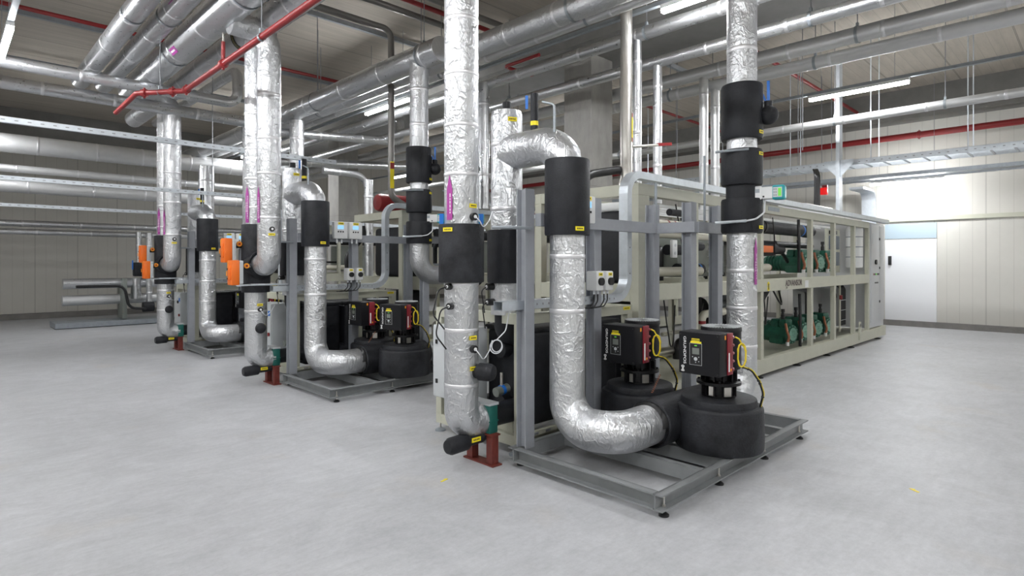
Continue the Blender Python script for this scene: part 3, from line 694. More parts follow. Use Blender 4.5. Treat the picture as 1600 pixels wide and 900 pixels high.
def ctrl(k, dx, dy):
    """wall-type electronic boxes on the posts"""
    w = WHERE[k]
    for j in range(2):
        x = (3.53 if k == 0 else 3.80) + .225 * j + dx; y = 3.02 + dy
        t = thing('temperature_controller', (x, y, 1.96), f'{"left" if j == 0 else "right"} white controller with blue display on the {w} skid crossbar', 'controller')
        MB().rbox(x, x + .20, y, y + .075, 1.93, 2.16, .012).build('case', 'white', t)
        MB().box(x + .05, x + .14, y - .003, y, 2.06, 2.11).build('display', 'lcd', t)
        mb = MB()
        for q in range(3): mb.rbox(x + .05 + .035 * q, x + .07 + .035 * q, y - .006, y, 2.015, 2.035, .003)
        mb.build('buttons', 'black', t)
        name_tag(t, (x + .1, y - .002, 2.138), (0, -1, 0), .08, .03)
        for q in range(2): MB().cyl((x + .06 + .07 * q, y + .04, 1.87), (x + .06 + .07 * q, y + .04, 1.93), .012, n=10).build('cable_gland', 'wcable', t)
    for j in range(2):
        x = 4.02 + .14 * j + dx; y = 3.06 + dy
        t = thing('isolator_switch', (x, y, 1.34), f'{"left" if j == 0 else "right"} white isolator switch with black knob on the {w} skid post', 'switch')
        MB().rbox(x, x + .105, y, y + .115, 1.36, 1.53, .012).build('case', 'white', t)
        MB().cyl((x + .055, y - .022, 1.44), (x + .055, y, 1.44), .034, n=20).build('knob', 'black', t)
        name_tag(t, (x + .055, y - .002, 1.503), (0, -1, 0), .05, .026)
        for q in range(2):
            mb = MB(); xx = x + .03 + .05 * q
            mb.cyl((xx, y + .05, 1.33), (xx, y + .05, 1.36), .012, n=10)
            mb.tube(fillet([(xx, y + .05, 1.33), (xx, y + .05, 1.27), (xx - .05, y + .05, 1.22), (xx - .16, y + .07, 1.21)], .04), .006, 8, 1)
            mb.build('cable', ['wcable', 'black'], t)

def pump(k, dx, dy, rots):
    w = WHERE[k]
    cx = 4.40 + dx; cys = (2.15 + dy, 2.88 + dy)
    t = thing('twin_pump', (cx, 2.5 + dy, 0.155), f'{w} twin pump in black rubber insulation with two black motor heads', 'pump')
    # casing: two bowls, bridge and collars as one insulated body
    prof = [(0.0, 0), (0.30, 0), (0.326, 0.006), (0.334, 0.02), (0.335, 0.10), (0.330, 0.312), (0.327, 0.326), (0.318, 0.336), (0.284, 0.341), (0.284, 0.3415), (0.283, 0.380), (0.279, 0.390), (0.268, 0.395), (0.0, 0.400)]
    for j, cy in enumerate(cys):
        MB().lathe(prof, (cx, cy, 0.158), (0, 0, 1), 44).build('bowl_insulation', 'rubber_dusty', t)
    mb = MB()
    mb.tube([(3.95 + dx, 2.5 + dy, 0.345), (3.96 + dx, 2.5 + dy, 0.345), (4.15 + dx, 2.5 + dy, .345), (4.7 + dx, 2.5 + dy, .345), (4.93 + dx, 2.5 + dy, .345)], [0.180, .188, .188, .185, .18], 36)
    mb.build('casing_insulation', 'rubber_dusty', t)
    mb = MB(); mb.tube([(3.935 + dx, 2.5 + dy, .345), (3.935 + dx, 2.5 + dy, .345), (3.952 + dx, 2.5 + dy, .345)], [.16, .176, .176], 36, 0, False)
    mb.build('collar_seal', 'black', t)
    # printed line on bowl
    for j, cy in enumerate(cys):
        rot = rots[j]
        T = Matrix.Translation((cx, cy, 0)) @ Matrix.Rotation(math.radians(rot), 4, 'Z')
        z = 0.558
        m = MB(T)
        m.lathe([(0.0, 0), (0.128, 0), (0.128, 0.012), (0.112, 0.014), (0.112, 0.09), (0.13, 0.092), (0.168, .096), (0.168, .118), (0.14, .125), (0.105, .13), (0.105, .2), (0.14, .21)], (0, 0, z), (0, 0, 1), 36)
        for a in range(12):
            th = 2 * PI * a / 12 + .2
            m.obox((.118 * math.cos(th), .118 * math.sin(th), z + .05), (.016 * math.cos(th), .016 * math.sin(th), 0), (-.006 * math.sin(th), .006 * math.cos(th), 0), (0, 0, .045))
            m.obox((.12 * math.cos(th), .12 * math.sin(th), z + .16), (.02 * math.cos(th), .02 * math.sin(th), 0), (-.006 * math.sin(th), .006 * math.cos(th), 0), (0, 0, .035))
        for a in range(4):
            th = PI / 2 * a + .5
            m.cyl((.15 * math.cos(th), .15 * math.sin(th), z + .118), (.15 * math.cos(th), .15 * math.sin(th), z + .135), .010, n=6)
        head = m.build('pump_head', 'black_m', t)
        mp = MB(T); mp.obox((-.075, -.108, z + .05), (.026, -.016, 0), (0, 0, .035), (.002, .003, 0)); mp.build('rating_plate', 'steel', head)
        mp = MB(T); mp.obox((-.128, 0.0, z + .05), (0, .018, 0), (0, 0, .035), (.003, 0, 0)); mp.build('rating_plate', 'steel', head)
        # motor drum with ribbed fan cover
        zm = z + .205
        m = MB(T); m.lathe([(0.10, 0), (0.145, 0.01), (0.15, .03), (0.15, .30), (0.155, .302), (0.155, .325), (0.15, .333), (.02, .336), (0, .336)], (0.04, 0, zm), (0, 0, 1), 40)
        m.build('motor_drum', 'cover', head)
        m = MB(T)
        for a in range(40):
            th = 2 * PI * a / 40
            m.obox((.04 + .10 * math.cos(th), .10 * math.sin(th), zm + .338), (.045 * math.cos(th), .045 * math.sin(th), 0), (-.003 * math.sin(th), .003 * math.cos(th), 0), (0, 0, .003))
        m.build('fan_grille', 'lgrey', head)
        # control box
        zb = z + .20
        m = MB(T); m.rbox(-.325, -.13, -.165, .165, zb, zb + .32, .008); m.build('control_box', 'cover', head)
        m = MB(T); m.box(-.327, -.322, -.160, .160, zb + .004, zb + .316)
        m.build('cover_panel', 'cover', head, )
        # crimson inner housing visible on the side
        m = MB(T); m.rbox(-.205, -.122, -.174, -.150, zb + .004, zb + .316, .004)
        for q in range(5): m.cyl((-.13, -.165, zb + .04 + .06 * q), (-.10, -.165, zb + .04 + .06 * q), .012, n=8)
        m.build('side_housing', 'crimson', head)
        m = MB(T); m.rbox(-.205, -.122, .150, .174, zb + .004, zb + .316, .004); m.build('side_housing', 'crimson', head)
        m = MB(T); m.box(-.198, -.180, -.1755, -.174, zb + .03, zb + .17); m.build('side_sticker', 'wtext', head)
        m = MB(T); m.box(-.168, -.150, -.1755, -.174, zb + .03, zb + .05); m.box(-.245, -.225, -.167, -.1645, zb + .272, zb + .302); m.build('warning_sticker', 'orange_d', head)
        m = MB(T)
        for (yy, zz) in ((-.15, .3), (.15, .3), (-.15, .02), (.15, .02)): m.cyl((-.329, yy, zb + zz), (-.325, yy, zb + zz), .006, n=8)
        m.build('cover_screws', 'black', head)
        # operating panel: frame, screen, buttons, green eye
        m = MB(T); yc = 0.022; zb -= .020
        m.box(-.3285, -.326, yc - .048, yc + .048, zb + .095, zb + .255, 0)
        m.box(-.3292, -.328, yc - .049, yc + .049, zb + .255, zb + .257, 1); m.box(-.3292, -.328, yc - .049, yc + .049, zb + .093, zb + .095, 1)
        m.box(-.3292, -.328, yc - .050, yc - .048, zb + .093, zb + .257, 1); m.box(-.3292, -.328, yc + .048, yc + .050, zb + .093, zb + .257, 1)
        m.box(-.3298, -.328, yc - .028, yc + .028, zb + .175, zb + .222, 2)
        m.cyl((-.3305, yc, zb + .140), (-.328, yc, zb + .140), .014, n=16, mi=1)
        for q in ((-.025, .155), (.025, .155), (-.025, .122), (.0, .115)): m.cyl((-.3305, yc + q[0], zb + q[1]), (-.328, yc + q[0], zb + q[1]), .004, n=8, mi=1)
        m.box(-.3305, -.328, yc - .010, yc + .010, zb + .236, zb + .244, 3)
        m.build('operating_panel', ['black', 'lgrey', 'vessel', 'lcd_g'], head)
        m = MB(T); m.box(-.3295, -.327, yc - .045, yc + .042, zb + .258, zb + .272); m.box(-.3295, -.327, yc - .030, yc + .032, zb + .273, zb + .293)
        for q in range(5): m.box(-.3302, -.3294, yc - .028 + .012 * q, yc - .021 + .012 * q, zb + .277, zb + .288, 1)
        m.build('name_tag', ['yellow', 'ktext'], head)
        zb += .020
        # brand lettering running down the left edge and its emblem
        def TV(v): return (T @ Vector((*v, 0))).xyz
        org = T @ Vector((-.3285, .122, zb + .285))
        text('brand_lettering', 'GRUNDFOS', org, (0, 0, -1), TV((0, -1, 0)), .030, 'wtext', head, 0.010, 1.32)
        m = MB(T); lz = zb + .038; ly = .128
        m.obox((-.3288, ly, lz), (.0005, 0, 0), (0, .011, .020), (0, .004, -.002)); m.obox((-.3288, ly, lz), (.0005, 0, 0), (0, -.011, .020), (0, .004, .002))
        m.obox((-.3288, ly, lz + .022), (.0005, 0, 0), (0, .010, 0), (0, 0, .003)); m.obox((-.3288, ly, lz - .02), (.0005, 0, 0), (0, .010, 0), (0, 0, .003))
        m.build('brand_emblem', 'wtext', head)
        # yellow signal cable coiled at the side
        pth = []
        c0 = Vector((-.10, -.225, zb + .15))
        pth += [Vector((-.12, -.19, zb + .285)), Vector((-.10, -.21, zb + .27)), Vector((-.075, -.225, zb + .22))]
        for q in range(34):
            a = PI * .25 - 2 * PI * q / 14
            pth.append(c0 + Vector((.028 * math.cos(a) + .004 * (q % 5), -.02 * math.cos(a) - .001 * (q % 4), .088 * math.sin(a))))
        m = MB(T); m.tube(fillet([tuple(p) for p in pth], .01, 3), .0055, 8); m.build('signal_cable', 'ycable', head)
        pth = [(-.09, -.23, zb + .06), (-.03, -.27, zb + .04), (.05, -.30, zb - .06), (.10, -.31, zb - .16), (.11, -.27, zb - .30)]
        m = MB(T); P_ = fillet(pth, .12, 6); m.tube(P_, .0085, 8, 0); m.tube([p + Vector((.0, -.008, .004)) for p in P_], .004, 6, 1)
        for q in range(2, len(P_), 6): m.ball(P_[q], .013, 8, 0)
        m.build('power_cable', ['black', 'ycable'], head)
    mb = MB(); pts = []
    for q in range(60):
        a = q * 1.1; s_ = q / 59
        pts.append((cx - .28 + .09 * s_ + .008 * math.cos(a), 2.58 + dy - .02 * s_ + .008 * math.sin(a), .55 + .14 * s_))
    mb.tube(pts, .0022, 6); mb.build('coiled_earth_wire', 'copper', t)
    return t

def suction(k, dx, dy):
    """air separator and the foil pipe with a big sleeve that loops down into the pump"""
    w = WHERE[k]
    vx, vy = 3.5 + dx, 2.95 + dy
    t = thing('suction_pipe', (vx, vy, .2), f'{w} goose-neck foil pipe with one wide black sleeve bending into the twin pump', 'pipe')
    pts = [(3.5 + dx, 3.60 + dy, 2.545), (vx, vy, 2.545), (vx, vy, 0.345), (vx + .02, 2.50 + dy, 0.345), (3.94 + dx, 2.50 + dy, 0.345)]
    path = fillet([pts[0], pts[1], pts[2]], .27, 14)[:-1]
    low = fillet([pts[1], pts[2], pts[3], pts[4]], .26, 14)[1:]
    allp = path + low
    rs = []
    for p in allp:
        s_ = 0 if p.z > .62 else min(1, (.62 - p.z) / .28)
        rs.append(.135 + .02 * s_)
    rs = [(.148 if p.z > 2.4 else r) for p, r in zip(allp, rs)]
    mb = MB(); mb.tube(allp, rs, 36)
    bands(mb, [(vx, vy, 1.9), (vx, vy, .65)], .1365, .42, 1, .035, .25, 36)
    mb.build('foil_jacket', ['foil', 'tape'], t)
    mb = MB(); mb.tube([(vx, vy, 1.815), (vx, vy, 1.815), (vx, vy, 1.83), (vx, vy, 2.385), (vx, vy, 2.40), (vx, vy, 2.40)], [.13, .172, .176, .176, .172, .13], 40, 0, False)
    mb.build('insulation_sleeve', 'rubber', t)
    n_ = toward((vx, vy), 32); name_tag(t, (vx + n_.x * .178, vy + n_.y * .178, 1.86), n_, .075, .032)
    # separator
    sx, sy = 3.5 + dx, 3.63 + dy
    t2 = thing('separator_vessel', (sx, sy, 1.16), f'{w} upright foil separator column with black stub on its capped top', 'separator')
    mb = MB(); mb.tube([(sx, sy, 1.16), (sx, sy, 2.86), (sx, sy, 2.90), (sx, sy, 2.905)], [.137, .137, .128, .02], 36); bands(mb, [(sx, sy, 1.16), (sx, sy, 2.8)], .138, .5, 1, .04, .9, 36)
    mb.build('foil_jacket', ['foil', 'tape'], t2)
    MB().cyl((sx, sy, 2.90), (sx, sy, 2.985), .037, n=20).build('vent_stub', 'rubber', t2)
    mb = MB(); mb.tube([(sx, sy, 1.43), (sx, sy, 1.43), (sx, sy, 1.45), (sx, sy, 1.88), (sx, sy, 1.885)], [.13, .165, .168, .168, .14], 36, 0, False); mb.build('insulation_sleeve', 'rubber', t2)
    mb = MB(); mb.tube(fillet([(sx, sy, 1.2), (sx, sy, 1.0), (sx + .4, sy + .1, .95)], .15), .11, 28); mb.build('outlet_pipe', 'rubber', t2)
    n_ = toward((sx, sy), 20); name_tag(t2, (sx + n_.x * .14, sy + n_.y * .14, 2.81), n_, .08, .035)
    for (a, z) in ((-58, 1.40), (-55, 1.27)):
        n_ = toward((sx, sy), a); p = Vector((sx, sy, z)); mb = MB(); mb.cyl(p + n_ * .12, p + n_ * .20, .03, n=14); mb.cyl(p + n_ * .2, p + n_ * .205, .014, n=10, mi=1)
        mb.tube(fillet([p + n_ * .2, p + n_ * .25 + Vector((0, 0, -.03)), p + n_ * .22 + Vector((0, 0, -.22))], .04), .005, 6)
        mb.build('sensor', ['black', 'wtext'], t2)
    # air vent behind the goose neck
    ax, ay = 3.52 + dx, 3.32 + dy
    t3 = thing('air_vent', (ax, ay, 2.66), f'{w} slim black air vent with yellow tag behind the goose-neck pipe', 'air vent')
    MB().cyl((ax, ay, 2.65), (ax, ay, 3.0), .032, n=18).build('body', 'rubber', t3)
    n_ = toward((ax, ay)); 
    mb = MB(); mb.tube([(ax, ay, 2.735), (ax, ay, 2.77)], .0335, 18, 0, False); mb.build('name_tag', 'yellow', t3)
    MB().obox((ax - .04, ay + .05, 2.93), (.006, .006, 0), (0, 0, .055), (.008, -.008, 0)).build('valve_handle', 'blue', t3)
    return t

def discharge(k, x, y, zbot, dx, label, elbow='down', purple=False):
    r = .135
    t = thing('discharge_riser', (x, y, zbot), label, 'pipe')
    mb = MB()
    if elbow == 'down':   # comes out of the pump and rises
        pts = [(4.93 + dx, y + .06, .345), (x, y, .345), (x, y, 5.2)]
    else:
        pts = [(x, y, 4.5), (x, y, zbot), (x + .7, y + .0, zbot)]
    path = fillet(pts, .27, 12); mb.tube(path, r, 36)
    bands(mb, [(x, y, 0.62 if elbow == 'down' else 1.7), (x, y, 1.88)], r, .40, 1, .035, .2, 36); bands(mb, [(x, y, 3.3), (x, y, 4.4)], r, .5, 1, .04, .3, 36)
    mb.build('foil_jacket', ['foil', 'tape'], t)
    for (z0, z1, rr) in ((2.76, 3.27, .188), (2.33, 2.66, .186), (1.88, 2.20, .186)):
        b = MB(); b.tube([(x, y, z0), (x, y, z0), (x, y, z0 + .02), (x, y, z1 - .02), (x, y, z1), (x, y, z1)], [r - .01, rr - .008, rr, rr, rr - .008, r - .01], 40, 0, False)
        b.build('insulation_sleeve', 'rubber', t)
        n_ = toward((x, y), 62 if z0 < 3 else 40); name_tag(t, (x + n_.x * (rr + .002), y + n_.y * (rr + .002), (z0 + .05 if z0 != 2.33 else z1 - .05)), n_, .07, .03)
    b = MB(); b.tube([(x, y, 2.19), (x, y, 2.34)], .142, 36); b.build('meter_neck', 'rubber', t)
    # valve bulb with blue twin handle on the camera-right side
    n_ = toward((x, y), 85); p = Vector((x, y, 2.97)) + n_ * .23
    b = MB(); b.ball(p, .088, 24); b.cyl(Vector((x, y, 2.97)) + n_ * .1, p, .06, n=18); b.cyl(p + Vector((0, 0, .05)), p + Vector((0, 0, .13)), .036, n=18); b.build('valve_bulb', 'rubber', t)
    b = MB(); b.obox(p + Vector((0, 0, .22)), n_ * .013, (0, 0, .10), toward((x, y)) * .005); b.obox(p - n_ * .045 + Vector((0, 0, .19)), n_ * .010, Vector((0, 0, .075)) - n_ * .03, toward((x, y)) * .004)
    b.build('valve_handle', 'blue', t)
    # metal bracket with sensor lead
    n2 = toward((x, y), 0)
    b = MB(); side = toward((x, y), 90)
    b.tube([Vector((x, y, 1.97)) + n2 * .20 - side * .23, Vector((x, y, 1.985)) + n2 * .20 + side * .04], .014, 8)
    b.tube(fillet([Vector((x, y, 1.985)) + n2 * .20 + side * .04, Vector((x, y, 2.0)) + n2 * .19 + side * .12, Vector((x, y, 2.06)) + n2 * .12 + side * .19, Vector((x, y, 2.2)) + side * .2], .06), .008, 8, 1)
    b.build('sensor_lead', ['galv', 'wcable'], t)
    b = MB(); b.tube([Vector((x, y, 2.63)) + n2 * .19 - side * .23, Vector((x, y, 2.64)) + n2 * .19 + side * .06], .012, 8); b.build('bracket_rail', 'galv_dull', t)
    # heat meter display
    t2 = thing('energy_meter', (x, y, 2.23), ('white and teal meter with green display on the nearest pump riser' if k == 0 else 'white and teal meter with green display on the riser in front of the middle rack' if k == 1 else 'white and teal meter hidden behind the nearest crinkled riser'), 'meter')
    c = Vector((x, y, 2.245)); s_ = toward((x, y), 78); f_ = toward((x, y), -12)
    b = MB(); b.obox(c + s_ * .21, s_ * .10, (0, 0, .055), f_ * .05); b.obox(c + s_ * .145, s_ * .034, (0, 0, .065), f_ * .058); b.build('housing', 'white', t2, bevel=.008)
    b = MB(); b.obox(c + s_ * .325, s_ * .055, (0, 0, .066), f_ * .055); b.build('bezel', 'teal', t2, bevel=.018)
    b = MB(); b.obox(c + s_ * .32 + f_ * .056, s_ * .038, (0, 0, .045), f_ * .002); b.build('keypad', 'lgrey', t2)
    b = MB(); b.obox(c + s_ * .338 + f_ * .0585, s_ * .013, (0, 0, .036), f_ * .001); b.build('display', 'lcd_g', t2)
    b = MB()
    for q in range(3):
        for e in range(2): b.obox(c + s_ * (.292 + .016 * e) + f_ * .0585 + Vector((0, 0, -.027 + .027 * q)), s_ * .005, (0, 0, .007), f_ * .001)
    b.build('buttons', 'rod', t2)
    b = MB(); b.obox(c + s_ * .145 + f_ * .0585 + Vector((0, 0, .02)), s_ * .022, (0, 0, .018), f_ * .001); b.obox(c + s_ * .20 + f_ * .051 + Vector((0, 0, -.035)), s_ * .008, (0, 0, .008), f_ * .001, 1); b.build('data_plate', ['galv_dull', 'black'], t2)
    return t

def flow_sticker(t, x, y, r, z0, z1, deg, up=True, w=.055):
    """purple arrow sticker wrapped on a riser, with illegible white print lines"""
    base = toward((x, y), deg); a0 = math.atan2(base.y, base.x)
    mb = MB(); da = w / r / 2; rr = r + .0045
    def pt(a, z, e=0): return (x + math.cos(a) * (rr + e), y + math.sin(a) * (rr + e), z)
    zs = z1 - .11; vs = []; fs = []
    n = 5
    for i in range(n + 1):
        a = a0 - da + 2 * da * i / n
        vs += [pt(a, z0), pt(a, zs)]
    for i in range(n): fs.append((2 * i, 2 * i + 2, 2 * i + 3, 2 * i + 1))
    mb.add(vs, fs, 0)
    vs = [pt(a0 - da + 2 * da * i / n, zs) for i in range(n + 1)] + [pt(a0, z1)]
    mb.add(vs, [(i, i + 1, n + 1) for i in range(n)], 0)
    z = z0 + .05
    while z < zs - .04:
        l = random.uniform(.012, .03)
        mb.add([pt(a0 + da * .15, z, .001), pt(a0 + da * .45, z, .001), pt(a0 + da * .45, z + l, .001), pt(a0 + da * .15, z + l, .001)], [(0, 1, 2, 3)], 1)
        if z < zs - .12 and z > z0 + .12: mb.add([pt(a0 - da * .5, z, .001), pt(a0 - da * .25, z, .001), pt(a0 - da * .25, z + l, .001), pt(a0 - da * .5, z + l, .001)], [(0, 1, 2, 3)], 1)
        z += l + .007
    return mb.build('flow_sticker', ['purple', 'wtext'], t)

def riser(k, dx, dy):
    w = WHERE[k]
    x, y = 2.95 + dx, 3.55 + dy; r = .134 if k == 0 else .137
    t = thing('supply_riser', (x, y, .2), (f'nearest tall crinkled foil riser with black sleeve at mid height, purple arrow sticker' if k == 0 else f'{w} rear foil riser passing through the black valve block'), 'pipe')
    pts = [(x, y, RZ), (x, y, .35), (3.16 + dx, y, .35)]
    path = fillet(pts, .2, 12)
    mb = MB(); mb.tube(path, r, 40); bands(mb, [(x, y, 4.2), (x, y, .5)], r, .42, 1, .03, .3, 40)
    mb.build('foil_jacket', ['foil', 'tape'], t)
    if k == 0: z0, z1, rr = 1.45, 1.90, .178
    else: z0, z1, rr = 1.22, 2.10, .176
    b = MB(); b.tube([(x, y, z0), (x, y, z0), (x, y, z0 + .01), (x, y, z1 - .01), (x, y, z1), (x, y, z1)], [r - .01, rr - .004, rr, rr, rr - .004, r - .01], 44, 0, False)
    b.build('insulation_sleeve', 'rubber_dusty', t)
    # dark pipe going on to the exchanger
    b = MB(); b.tube(fillet([(3.22 + dx, y, .35), (4.3 + dx, y, .35), (4.3 + dx, y + .1, .36)], 0), .095, 28); b.build('insulated_run', 'rubber', t)
    b = MB(); b.tube(fillet([(3.16 + dx, y - .05, .27), (3.12 + dx, y - .05, .215), (2.80 + dx, y - .05, .205)], .05), [.045] * len(fillet([(3.16 + dx, y - .05, .27), (3.12 + dx, y - .05, .215), (2.80 + dx, y - .05, .205)], .05)), 20)
    b.tube([(2.97 + dx, y - .05, .21), (2.95 + dx, y - .05, .21), (2.80 + dx, y - .05, .205), (2.77 + dx, y - .05, .205)], [.05, .066, .066, .05], 20)
    b.build('drain_stub', 'rubber', t); name_tag(t, (3.02 + dx, y - .098, .222), (0, -1, 0), .09, .035)
    # side stub with rounded end
    z = .76
    n_ = toward((x, y), 62) if k == 0 else toward((x, y), 20); c = Vector((x, y, z))
    b = MB(); b.cyl(c + n_ * .10, c + n_ * .17, .055, n=20)
    ln = .28 if k == 0 else .2
    b.tube([c + n_ * .15, c + n_ * .16, c + n_ * (ln - .03), c + n_ * ln, c + n_ * (ln + .012)], [.06, .068, .068, .055, .02], 24)
    b.build('drain_bulb', 'rubber_dusty', t)
    q = toward((x, y), 38); name_tag(t, c + q * (r + .008) + Vector((0, 0, .03)), q, .05, .03)
    def sensor(z, a, tagdz, rad=r):
        n_ = toward((x, y), a); c = Vector((x, y, z)); b = MB()
        b.cyl(c + n_ * (rad - .02), c + n_ * (rad + .03), .030, n=18); b.cyl(c + n_ * (rad + .03), c + n_ * (rad + .036), .014, n=12, mi=1)
        s_ = toward((x, y), a + 70)
        b.tube(fillet([c + n_ * (rad + .03), c + n_ * (rad + .08) + Vector((0, 0, -.03)), c + n_ * (rad + .04) + s_ * .06 + Vector((0, 0, -.09)), c + n_ * (rad + .0) + s_ * .14 + Vector((0, 0, -.02)), c + n_ * (rad - .05) + s_ * .2 + Vector((0, 0, .05))], .04), .0045, 6, 2)
        b.build('sensor', ['black', 'wtext', 'wcable'], t)
        name_tag(t, c + n_ * (rad + .006) + Vector((0, 0, tagdz)), n_, .07, .032)
    if k == 0:
        sensor(1.955, 40, .085); sensor(.94, 40, .085)
        n_ = toward((x, y), 40); s_ = toward((x, y), 110); c = Vector((x, y, .95)) + n_ * .17 + s_ * .17
        b = MB(); b.torus(c, toward((x, y), 20), .052, .0045, 28, 6); b.torus(c + Vector((.01, .004, .006)), toward((x, y), 30), .047, .0045, 28, 6)
        b.tube(fillet([c + Vector((0, 0, .05)), c + s_ * .08 + Vector((0, 0, .12)), c + s_ * .12 + Vector((0, 0, .31))], .06), .0045, 6); b.build('cable_coil', 'wcable', t)
        n_ = toward((x, y), -35); name_tag(t, (x + n_.x * .181, y + n_.y * .181, 1.855), n_, .085, .03)
        flow_sticker(t, x, y, r, 1.93, 2.28, -42)
        for (z, a) in ((1.42, -40), (1.27, -35)):
            n_ = toward((x, y), a); c = Vector((x, y, z)); b = MB(); b.cyl(c + n_ * .12, c + n_ * .17, .026, n=14); b.cyl(c + n_ * .17, c + n_ * .174, .012, n=10, mi=1)
            b.tube(fillet([c + n_ * .17, c + n_ * .27 + Vector((0, 0, -.02)), c + n_ * .33 + Vector((0, 0, -.2)), c + n_ * .2 + Vector((0, 0, -.32))], .06), .006, 6); b.build('sensor', ['black', 'wtext'], t)
        for a in (-88, 86):
            n_ = toward((x, y), a); b = MB(); c = Vector((x, y, 1.93)) + n_ * .155
            b.obox(c, n_ * .016, (0, 0, .055), toward((x, y)) * .006); b.build('valve_handle', 'blue', t)
    else:
        b = MB(); b.tube([(2.72 + dx, y + .02, 1.31), (2.80 + dx, y - .24, 1.325), (3.24 + dx, y - .32, 1.325)], .013, 8); b.build('bracket_rail', 'galv', t)
        sensor(1.0, 20, .06); flow_sticker(t, x, y, r, 2.12, 2.6, -48)
        # second leg hooking into the block
        x2, y2 = x, 3.12 + dy
        t2 = thing('return_riser', (x2, y2, 1.55), f'{w} front foil riser hooking round into the black valve block', 'pipe')
        P_ = fillet([(2.5, y2, RZ - .16), (x2, y2, RZ - .16), (x2, y2, 1.58), (x2, y - .15, 1.58)], .26, 14)
        mb = MB(); mb.tube(P_, .14, 36); bands(mb, [(x2, y2, 4.1), (x2, y2, 1.9)], .14, .5, 1, .035, .4, 36); mb.build('foil_jacket', ['foil', 'tape'], t2)
        b = MB(); b.tube([(x, y, 1.58), (x, y - .215, 1.58), (x, y - .22, 1.58), (x, y - .22, 1.58)], [.18, .18, .175, .13], 36); b.build('collar', 'rubber', t2)
        n_ = toward((x2, y2), 12); c = Vector((x2, y2, 2.02)); b = MB(); b.cyl(c + n_ * .12, c + n_ * .175, .03, n=18); b.cyl(c + n_ * .175, c + n_ * .18, .014, n=10, mi=1)
        b.build('sensor', ['black', 'wtext'], t2); name_tag(t2, c + n_ * .146 + Vector((0, 0, -.065)), n_, .08, .03)
        flow_sticker(t2, x2, y2, .14, 2.10, 2.55, -60)
        for j, (ay, az) in enumerate(((y + .04, 1.76), (y - .21, 1.48))):
            X = 2.60 + dx; t3 = thing('valve_actuator', (X, ay, az - .16), f'orange valve actuator, {"upper" if j == 0 else "lower"} of two left of the {w} valve block', 'actuator')
            b = MB(); b.rbox(X - .05, X + .045, ay - .08, ay + .08, az - .155, az + .155, .012); b.rbox(X - .062, X - .045, ay - .05, ay + .03, az - .09, az + .09, .006)
            b.build('cover', 'orange', t3)
            b = MB(); b.box(X - .0665, X - .062, ay + .045, ay + .07, az - .04, az + .02); b.box(X - .052, X - .049, ay + .045, ay + .07, az + .05, az + .14); b.build('side_sticker', 'orange_d', t3)
            b = MB()
            for zz in (-.075, .045): b.cyl((X - .06, ay + .058, az + zz), (X - .048, ay + .058, az + zz), .010, n=8)
            b.build('cable_gland', 'black', t3)
            b = MB(); b.rbox(X + .045, X + .09, ay - .08, ay + .08, az - .14, az + .15, .008)
            for q in range(7): b.box(X + .05, X + .085, ay - .086, ay - .08, az - .13 + .04 * q, az - .11 + .04 * q)
            b.build('gear_plate', 'lgrey', t3)
            b = MB(); b.cyl((X + .09, ay, az + .06), (X + .2, ay, az + .06), .03, n=16); b.build('drive_stem', 'black', t3)
            b = MB(); b.cyl((X + .14, ay - .05, az + .085), (X + .14, ay - .03, az + .085), .033, n=20); b.cyl((X + .14, ay - .056, az + .085), (X + .14, ay - .05, az + .085), .014, n=12, mi=1); b.build('hand_knob', ['orange_d', 'red'], t3)
    # green block and red stand
    t4 = thing('pipe_stand', (3.16 + dx, y, 0), f'red oxide steel stand holding a green block under the {w} riser', 'pipe stand')
    b = MB(); b.box(3.11 + dx, 3.21 + dx, y - .19, y + .17, 0, .012); b.build('base_plate', 'rust', t4)
    for yy in (y - .13, y + .11):
        b = MB(); b.box(3.125 + dx, 3.195 + dx, yy - .035, yy + .035, .012, .235); b.build('leg', 'rust', t4, bevel=.004)
    b = MB(); b.box(3.115 + dx, 3.205 + dx, y - .175, y + .155, .235, .247); b.build('top_plate', 'rust', t4)
    b = MB(); b.rbox(3.125 + dx, 3.215 + dx, y - .135, y + .135, .247, .47, .006); b.box(3.12 + dx, 3.22 + dx, y - .14, y + .14, .34, .35, 0); b.build('clamp_block', 'green_block', t4)
    b = MB(); b.box(3.12 + dx, 3.22 + dx, y - .14, y + .14, .47, .49); b.build('clamp_plate', 'lgrey', t4)
    # control enclosure hung on the cream frame
    X, Y = 3.30 + dx, 3.90 + dy
    t5 = thing('control_enclosure', (X, Y, .37), f'{w} light grey wall enclosure with small black locks behind the riser', 'enclosure')
    MB().rbox(X, X + .24, Y, Y + .48, .37, 1.03, .006).build('body', 'lgrey', t5)
    MB().rbox(X - .012, X + .002, Y + .01, Y + .47, .38, 1.02, .005).build('door', 'lgrey', t5)
    for zz in (.52, .88): MB().rbox(X - .022, X - .01, Y + .40, Y + .425, zz - .02, zz + .02, .003).build('latch', 'black', t5)
    MB().cyl((X - .03, Y + .14, .85), (X - .012, Y + .14, .85), .028, n=16).build('knob', 'black', t5)
    if k: 
        MB().cyl((X - .03, Y + .06, .60), (X - .012, Y + .06, .60), .025, n=16).build('main_switch', 'red', t5)
        MB().box(X - .018, X - .012, Y + .03, Y + .09, .86, .93).build('display', 'blue', t5)
    return t

